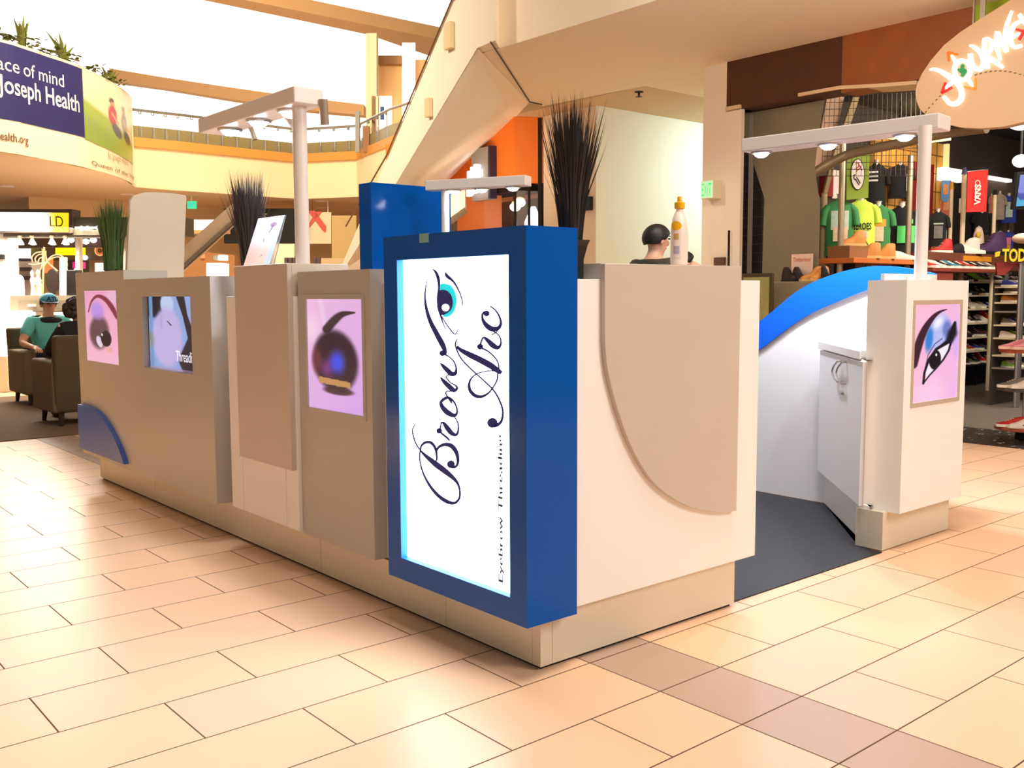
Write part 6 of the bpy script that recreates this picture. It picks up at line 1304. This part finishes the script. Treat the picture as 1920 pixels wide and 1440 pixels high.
def slipper(label, u, v, Y, rx, h, m, accent, name='novelty_slipper'):
    b = atY(u, v, Y); b.z = zm; t = T(name, label, 'slipper', tuple(b)); k = h
    MB().lathe([(rx*.55, .001), (rx*.9, k*.1), (rx, k*.4), (rx*.9, k*.7), (rx*.55, k*.93), (.001, k)], b, 16, 1, .6).build('sole_shape', m, t, smooth=True); d = VD(b); MB().ell(b+Vector((0, 0, k*.68))+d*rx*.75, (rx*.5, rx*.25, k*.11), 10, 7).build('bow', accent, t, smooth='all')
slipper('pale rounded slipper with yellow and black bow standing on the brown plinth', 1834, 463, 3.16, .095, .36, mat('pale plush', (226, 200, 182), .9), mat('yellow plush', (222, 184, 60), .8)); slipper('grey rounded slipper with yellow bow right of the purple boot', 1874, 463, 3.12, .10, .32, mat('grey plush', (150, 130, 122), .9), mat('yellow plush', 0))
shoe('tall purple boot between the two slippers', (atY(1852, 466, 3.05).x, 3.05, zm+.001), LEFTA+.3, 'boot', 'purple', 'black', None, 'boot', 'boot', 1.75)
shoe('white and green sneaker hung upright behind the white post', (atY(1806, 448, 3.2).x, 3.19, zm+.001), LEFTA, 'boot', 'white', 'white', None, 'sneaker', 'sneaker', 1.3)
gR = 'shoes on the lower step of the plinth'
for i, (u, up, sl) in enumerate(((1746, 'red', 'white'), (1759, 'white', 'white'), (1773, 'black', 'white'), (1787, 'teal', 'white'), (1801, 'brown', 'white'), (1815, 'red', 'white'), (1829, 'black', 'white'), (1843, 'dark', 'white'), (1857, 'grey', 'white'))):
    p = atY(u, 500, 2.68); shoe('%s sneaker, %s from the left on the lower step of the plinth' % (up, ORD[i]), (p.x, 2.72, zr2+.001), TOW+.45, 'low', up, sl, gR, 'sneaker', 'sneaker', .95)
# skate decks, card eight, cap
for u, v, c, lb in ((1773, 355, (92, 140, 190), 'blue and orange skate deck beside the timber wall'), (1774, 385, (206, 78, 44), 'orange skate deck below the blue one')):
    p = atY(u, v, 3.585); w = .055; t = T('skate_deck', lb, 'skate deck', tuple(p)); MB().prism([p+RH*x+Vector((0, 0, z)) for x, z in ((-w, -.1), (-w*.6, -.15), (w*.6, -.15), (w, -.1), (w*1.2, .1), (w*.7, .15), (-w*.5, .15), (-w*.9, .1))], FH*.015).build('deck', mat('deck %d' % c[0], c, .5), t); MB().prism([p-FH*.002+RH*x*.6+Vector((0, 0, z*.6)) for x, z in ((-w, -.1), (w, -.1), (w, .1), (-w, .1))], -FH*.003).build('graphic', mat('deck graphic', (226, 150, 90), .6, noise=.4, nscale=40), t)
def onW(name, label, cat, u0, v0, u1, v1, D, m, th=.03): return slab(name, label, cat, u0, v0, u1, v1, D, th, m)
onW('white_card', 'white cut-out card between the two white posts', 'card', 1796, 372, 1804, 399, (atY(1800, 385, 3.612)-CAM).dot(FH), mat('poster paper', 0), .006)
tag(MB().ell(onD(1918, 447, 9.5), (.10, .10, .05), 14, 8).build('pale_cap', mat('pale pink cap', (238, 196, 170), .7), smooth='all'), 'pale pink cap at the right frame edge above the yellow letters', 'cap')
# yellow letters on red board
Dl = 10.2; t = T('toddler_sign', 'yellow block letters on a red board at the right frame edge', 'sign', tuple(onD(1895, 495, Dl)))
MB().prism([onD(*p, Dl+.04) for p in ((1868, 493), (1960, 486), (1960, 500), (1900, 500), (1884, 516), (1870, 516))], FH*.03).build('board', mat('red board', (130, 30, 24), .6), t); q0 = onD(1878, 491, Dl-.01)
text('lettering_edge', 'TODD', mat('dark brown letter edge', (60, 40, 10), .6), q0-RH*.01-Vector((0, 0, .012)), RH, (0, 0, 1), width=.345, height=.155, parent=t, lift=.001, bold=.06); text('lettering', 'TODD', mat('yellow letters', (226, 184, 20), .5), q0, RH, (0, 0, 1), width=.33, height=.135, parent=t, lift=.008, bold=.03)
MB().prism([onD(*p, Dl) for p in ((1867, 473), (1876, 471), (1874, 480), (1866, 482))], FH*.02).build('yellow_flag', mat('yellow letters', 0), t)
MB().tube([onD(1914, 492, Dl+.03), Vector((onD(1914, 492, Dl+.03).x, onD(1914, 492, Dl+.03).y, .01))], .02, 8).build('pole', M_STEEL, t)
# wall of shoes
Yw = 3.30; xw0, xw1 = atY(1800, 560, Yw).x, atY(1990, 560, Yw).x
t = T('shoe_rack', 'tall black shoe rack with pale shelf edges behind the cream cabinet', 'rack', (xw0, Yw, 0)); MB().box(xw0, xw1, Yw+.26, Yw+.31, .007, atY(1820, 512, Yw).z).build('back', mat('black rack', (24, 20, 18), .8), t)
rows = [528, 553, 578, 604, 630, 655, 680]; cols = ['black', 'dark', 'brown', 'black', 'grey', 'red', 'black', 'olive', 'navy', 'white', 'black', 'maroon', 'lime', 'black', 'blue']; rr = random.Random(11)
for r, v in enumerate(rows):
    z = atY(1850, v, Yw).z; MB().box(xw0, xw1, Yw-.02, Yw+.26, z-.02, z).build('shelf', mat('pale shelf', 0) if r < 6 else M_DARK, t)
    n = 11
    for i in range(n):
        x = xw0+.14+(xw1-xw0-.3)*i/(n-1)*.62; up = rr.choice(cols); stl = rr.choice(['low', 'low', 'high']); sl = rr.choice(['white', 'white', 'tan', 'black', 'white'])
        shoe('%s %s shoe, %s from the left on the %s shelf of the black rack' % (up, 'high-top' if stl == 'high' else 'low', ORD[i], ORD[r]), (x, Yw+.11, z+.001), TOW+rr.uniform(-.1, .9), stl, up, sl, 'shoes on the %s shelf of the black rack' % ORD[r], 'shoe', 'sneaker', rr.uniform(.85, 1.0))
for x in (xw0, (xw0+xw1)*.5-.3): MB().box(x-.02, x+.02, Yw-.03, Yw, .007, atY(1820, 512, Yw).z).build('upright', M_GREYF, t)
# second rack at the right edge: lighter shelves nearer
# round three-tier table
tc_ = on(1912, 836, 0, 6.3); tcx, tcy = 6.38, tc_.y
t = T('tier_table', 'round three-tier shoe table with red shelves at the right frame edge', 'table', (tcx, tcy, .007)); MB().tube([(tcx, tcy, .0075), (tcx, tcy, 1.10)], .022, 12).build('pole', M_STEEL, t, smooth=True)
MB().lathe([(.07, .0075), (.07, .12), (.001, .12)], (tcx, tcy, 0), 18).build('foot', M_DARK, t)
gz = lambda v: CAM.z-(v-547)/FPX*(Vector((tcx, tcy, 0))-Vector((CAM.x, CAM.y, 0))).dot(FH)
MRS = mat('red brown shelf', (168, 82, 60), .5)
tiers = [(gz(654), .215, MRS), (gz(726), .225, mat('dark grey shelf', (76, 68, 60), .6)), (gz(800), .23, MRS)]
for z, r, m in tiers: MB().lathe([(r, z-.03), (r, z), (.001, z)], (tcx, tcy, 0), 28).build('shelf', m, t, bevel=.003)
gt = 'shoes on the round table'
for ti, (ups, sl, nm) in enumerate(((['pink', 'pink', 'pink', 'maroon'], 'pink', 'top'), (['grey', 'white', 'grey', 'white'], 'white', 'middle'), (['red', 'white', 'maroon', 'black'], 'white', 'lowest'))):
    z = tiers[ti][0]
    for i, up in enumerate(ups):
        a = math.atan2(-FH.y, -FH.x)-1.25+.66*i; rr_ = .145; p = (tcx+rr_*math.cos(a), tcy+rr_*math.sin(a), z+.001)
        shoe('%s sneaker on the %s shelf of the round table, %s from the left' % (up, nm, ORD[i]), p, LEFTA+.2+(-.4+.25*i), 'low', up, sl, gt, 'sneaker', 'sneaker', .84)
# grey rack just left behind the round table (nearer rack)
nr = on(1905, 640, 0, 7.6); NY = 2.15
t = T('shoe_rack', 'grey steel shoe rack with pale shelves between the black rack and the round table', 'rack', (8.7, NY, 0)); x0_ = atY(1903, 600, NY).x; x1_ = atY(1990, 600, NY).x
rz2 = [atY(1890, v, NY).z for v in (537, 550, 567, 584, 610, 635, 668, 692)]
MB().box(x0_, x1_, NY+.22, NY+.24, .007, rz2[0]+.02).build('back', mat('dark steel back', (70, 62, 52), .6), t); MB().box(atY(1912, 600, NY-.05).x-.02, atY(1912, 600, NY-.05).x+.02, NY-.08, NY-.04, .007, rz2[0]+.25).build('upright', M_STEEL, t)
for r, z in enumerate(rz2):
    MB().box(x0_, x1_, NY-.03, NY+.22, z-.016, z).build('shelf', mat('pale shelf', 0) if r not in (3, 7) else M_GREYF, t)
    if r in (3,): continue
    for i in range(5):
        up = rr.choice(['grey', 'white', 'black', 'olive', 'blue', 'yellow', 'white', 'grey', 'tan', 'lime']); shoe('%s shoe, %s from the left on the %s shelf of the grey steel rack' % (up, ORD[i], ORD[r]), (x0_+.10+i*.145, NY+.09, z+.001), TOW+rr.uniform(0, .8), 'low', up, 'white', 'shoes on the %s shelf of the grey rack' % ORD[r], 'shoe', 'sneaker', .72)
# TV and spot
Dt = 8.9; t = T('television', 'tilted black television showing blue hills at the right frame edge', 'television', tuple(onD(1912, 392, Dt)))
qt = [onD(*p, Dt) for p in ((1908, 322), (1990, 318), (1980, 392), (1899, 392))]; MB().prism(qt, FH*.05).build('case', M_BLACK, t)
q2 = [onD(*p, Dt-.004) for p in ((1913, 328), (1984, 324), (1976, 387), (1905, 387))]
def pic_tv(u, v): return (90, 176, 222) if v > .72+.1*math.sin(u*9) else ((76, 88, 170) if v > .45+.12*math.sin(u*5+1) else (130, 140, 220))
picture('screen', q2[0], q2[1]-q2[0], q2[3]-q2[0], 24, 18, pic_tv, vcol_mat('backlit print', 0), t); MB().tube([qt[0].lerp(qt[1], .5)+FH*.03, Vector((qt[0].lerp(qt[1], .5).x, qt[0].lerp(qt[1], .5).y, 3.32))], .02, 8).build('bracket', M_DARK, t)
for i, (u, v, D) in enumerate(((1914, 302, 9.3), (1908, 236, 8.6), (1687, 250, 11.0))):
    p = onD(u, v, D); t = T('shop_spotlight', ['blazing round shop spotlight at the right frame edge beside the television', 'bright strip spotlight under the oval sign', 'small bright spotlight under the right light bar beam'][i], 'spotlight', tuple(p)); MB().ell(p, (.075, .075, .06) if i != 1 else (.16, .05, .035), 12, 8).build('bulb', M_WL, t, smooth='all'); MB().tube([p+Vector((0, 0, .05)), Vector((p.x, p.y, 3.32))], .012, 8).build('stem', M_DARK, t)
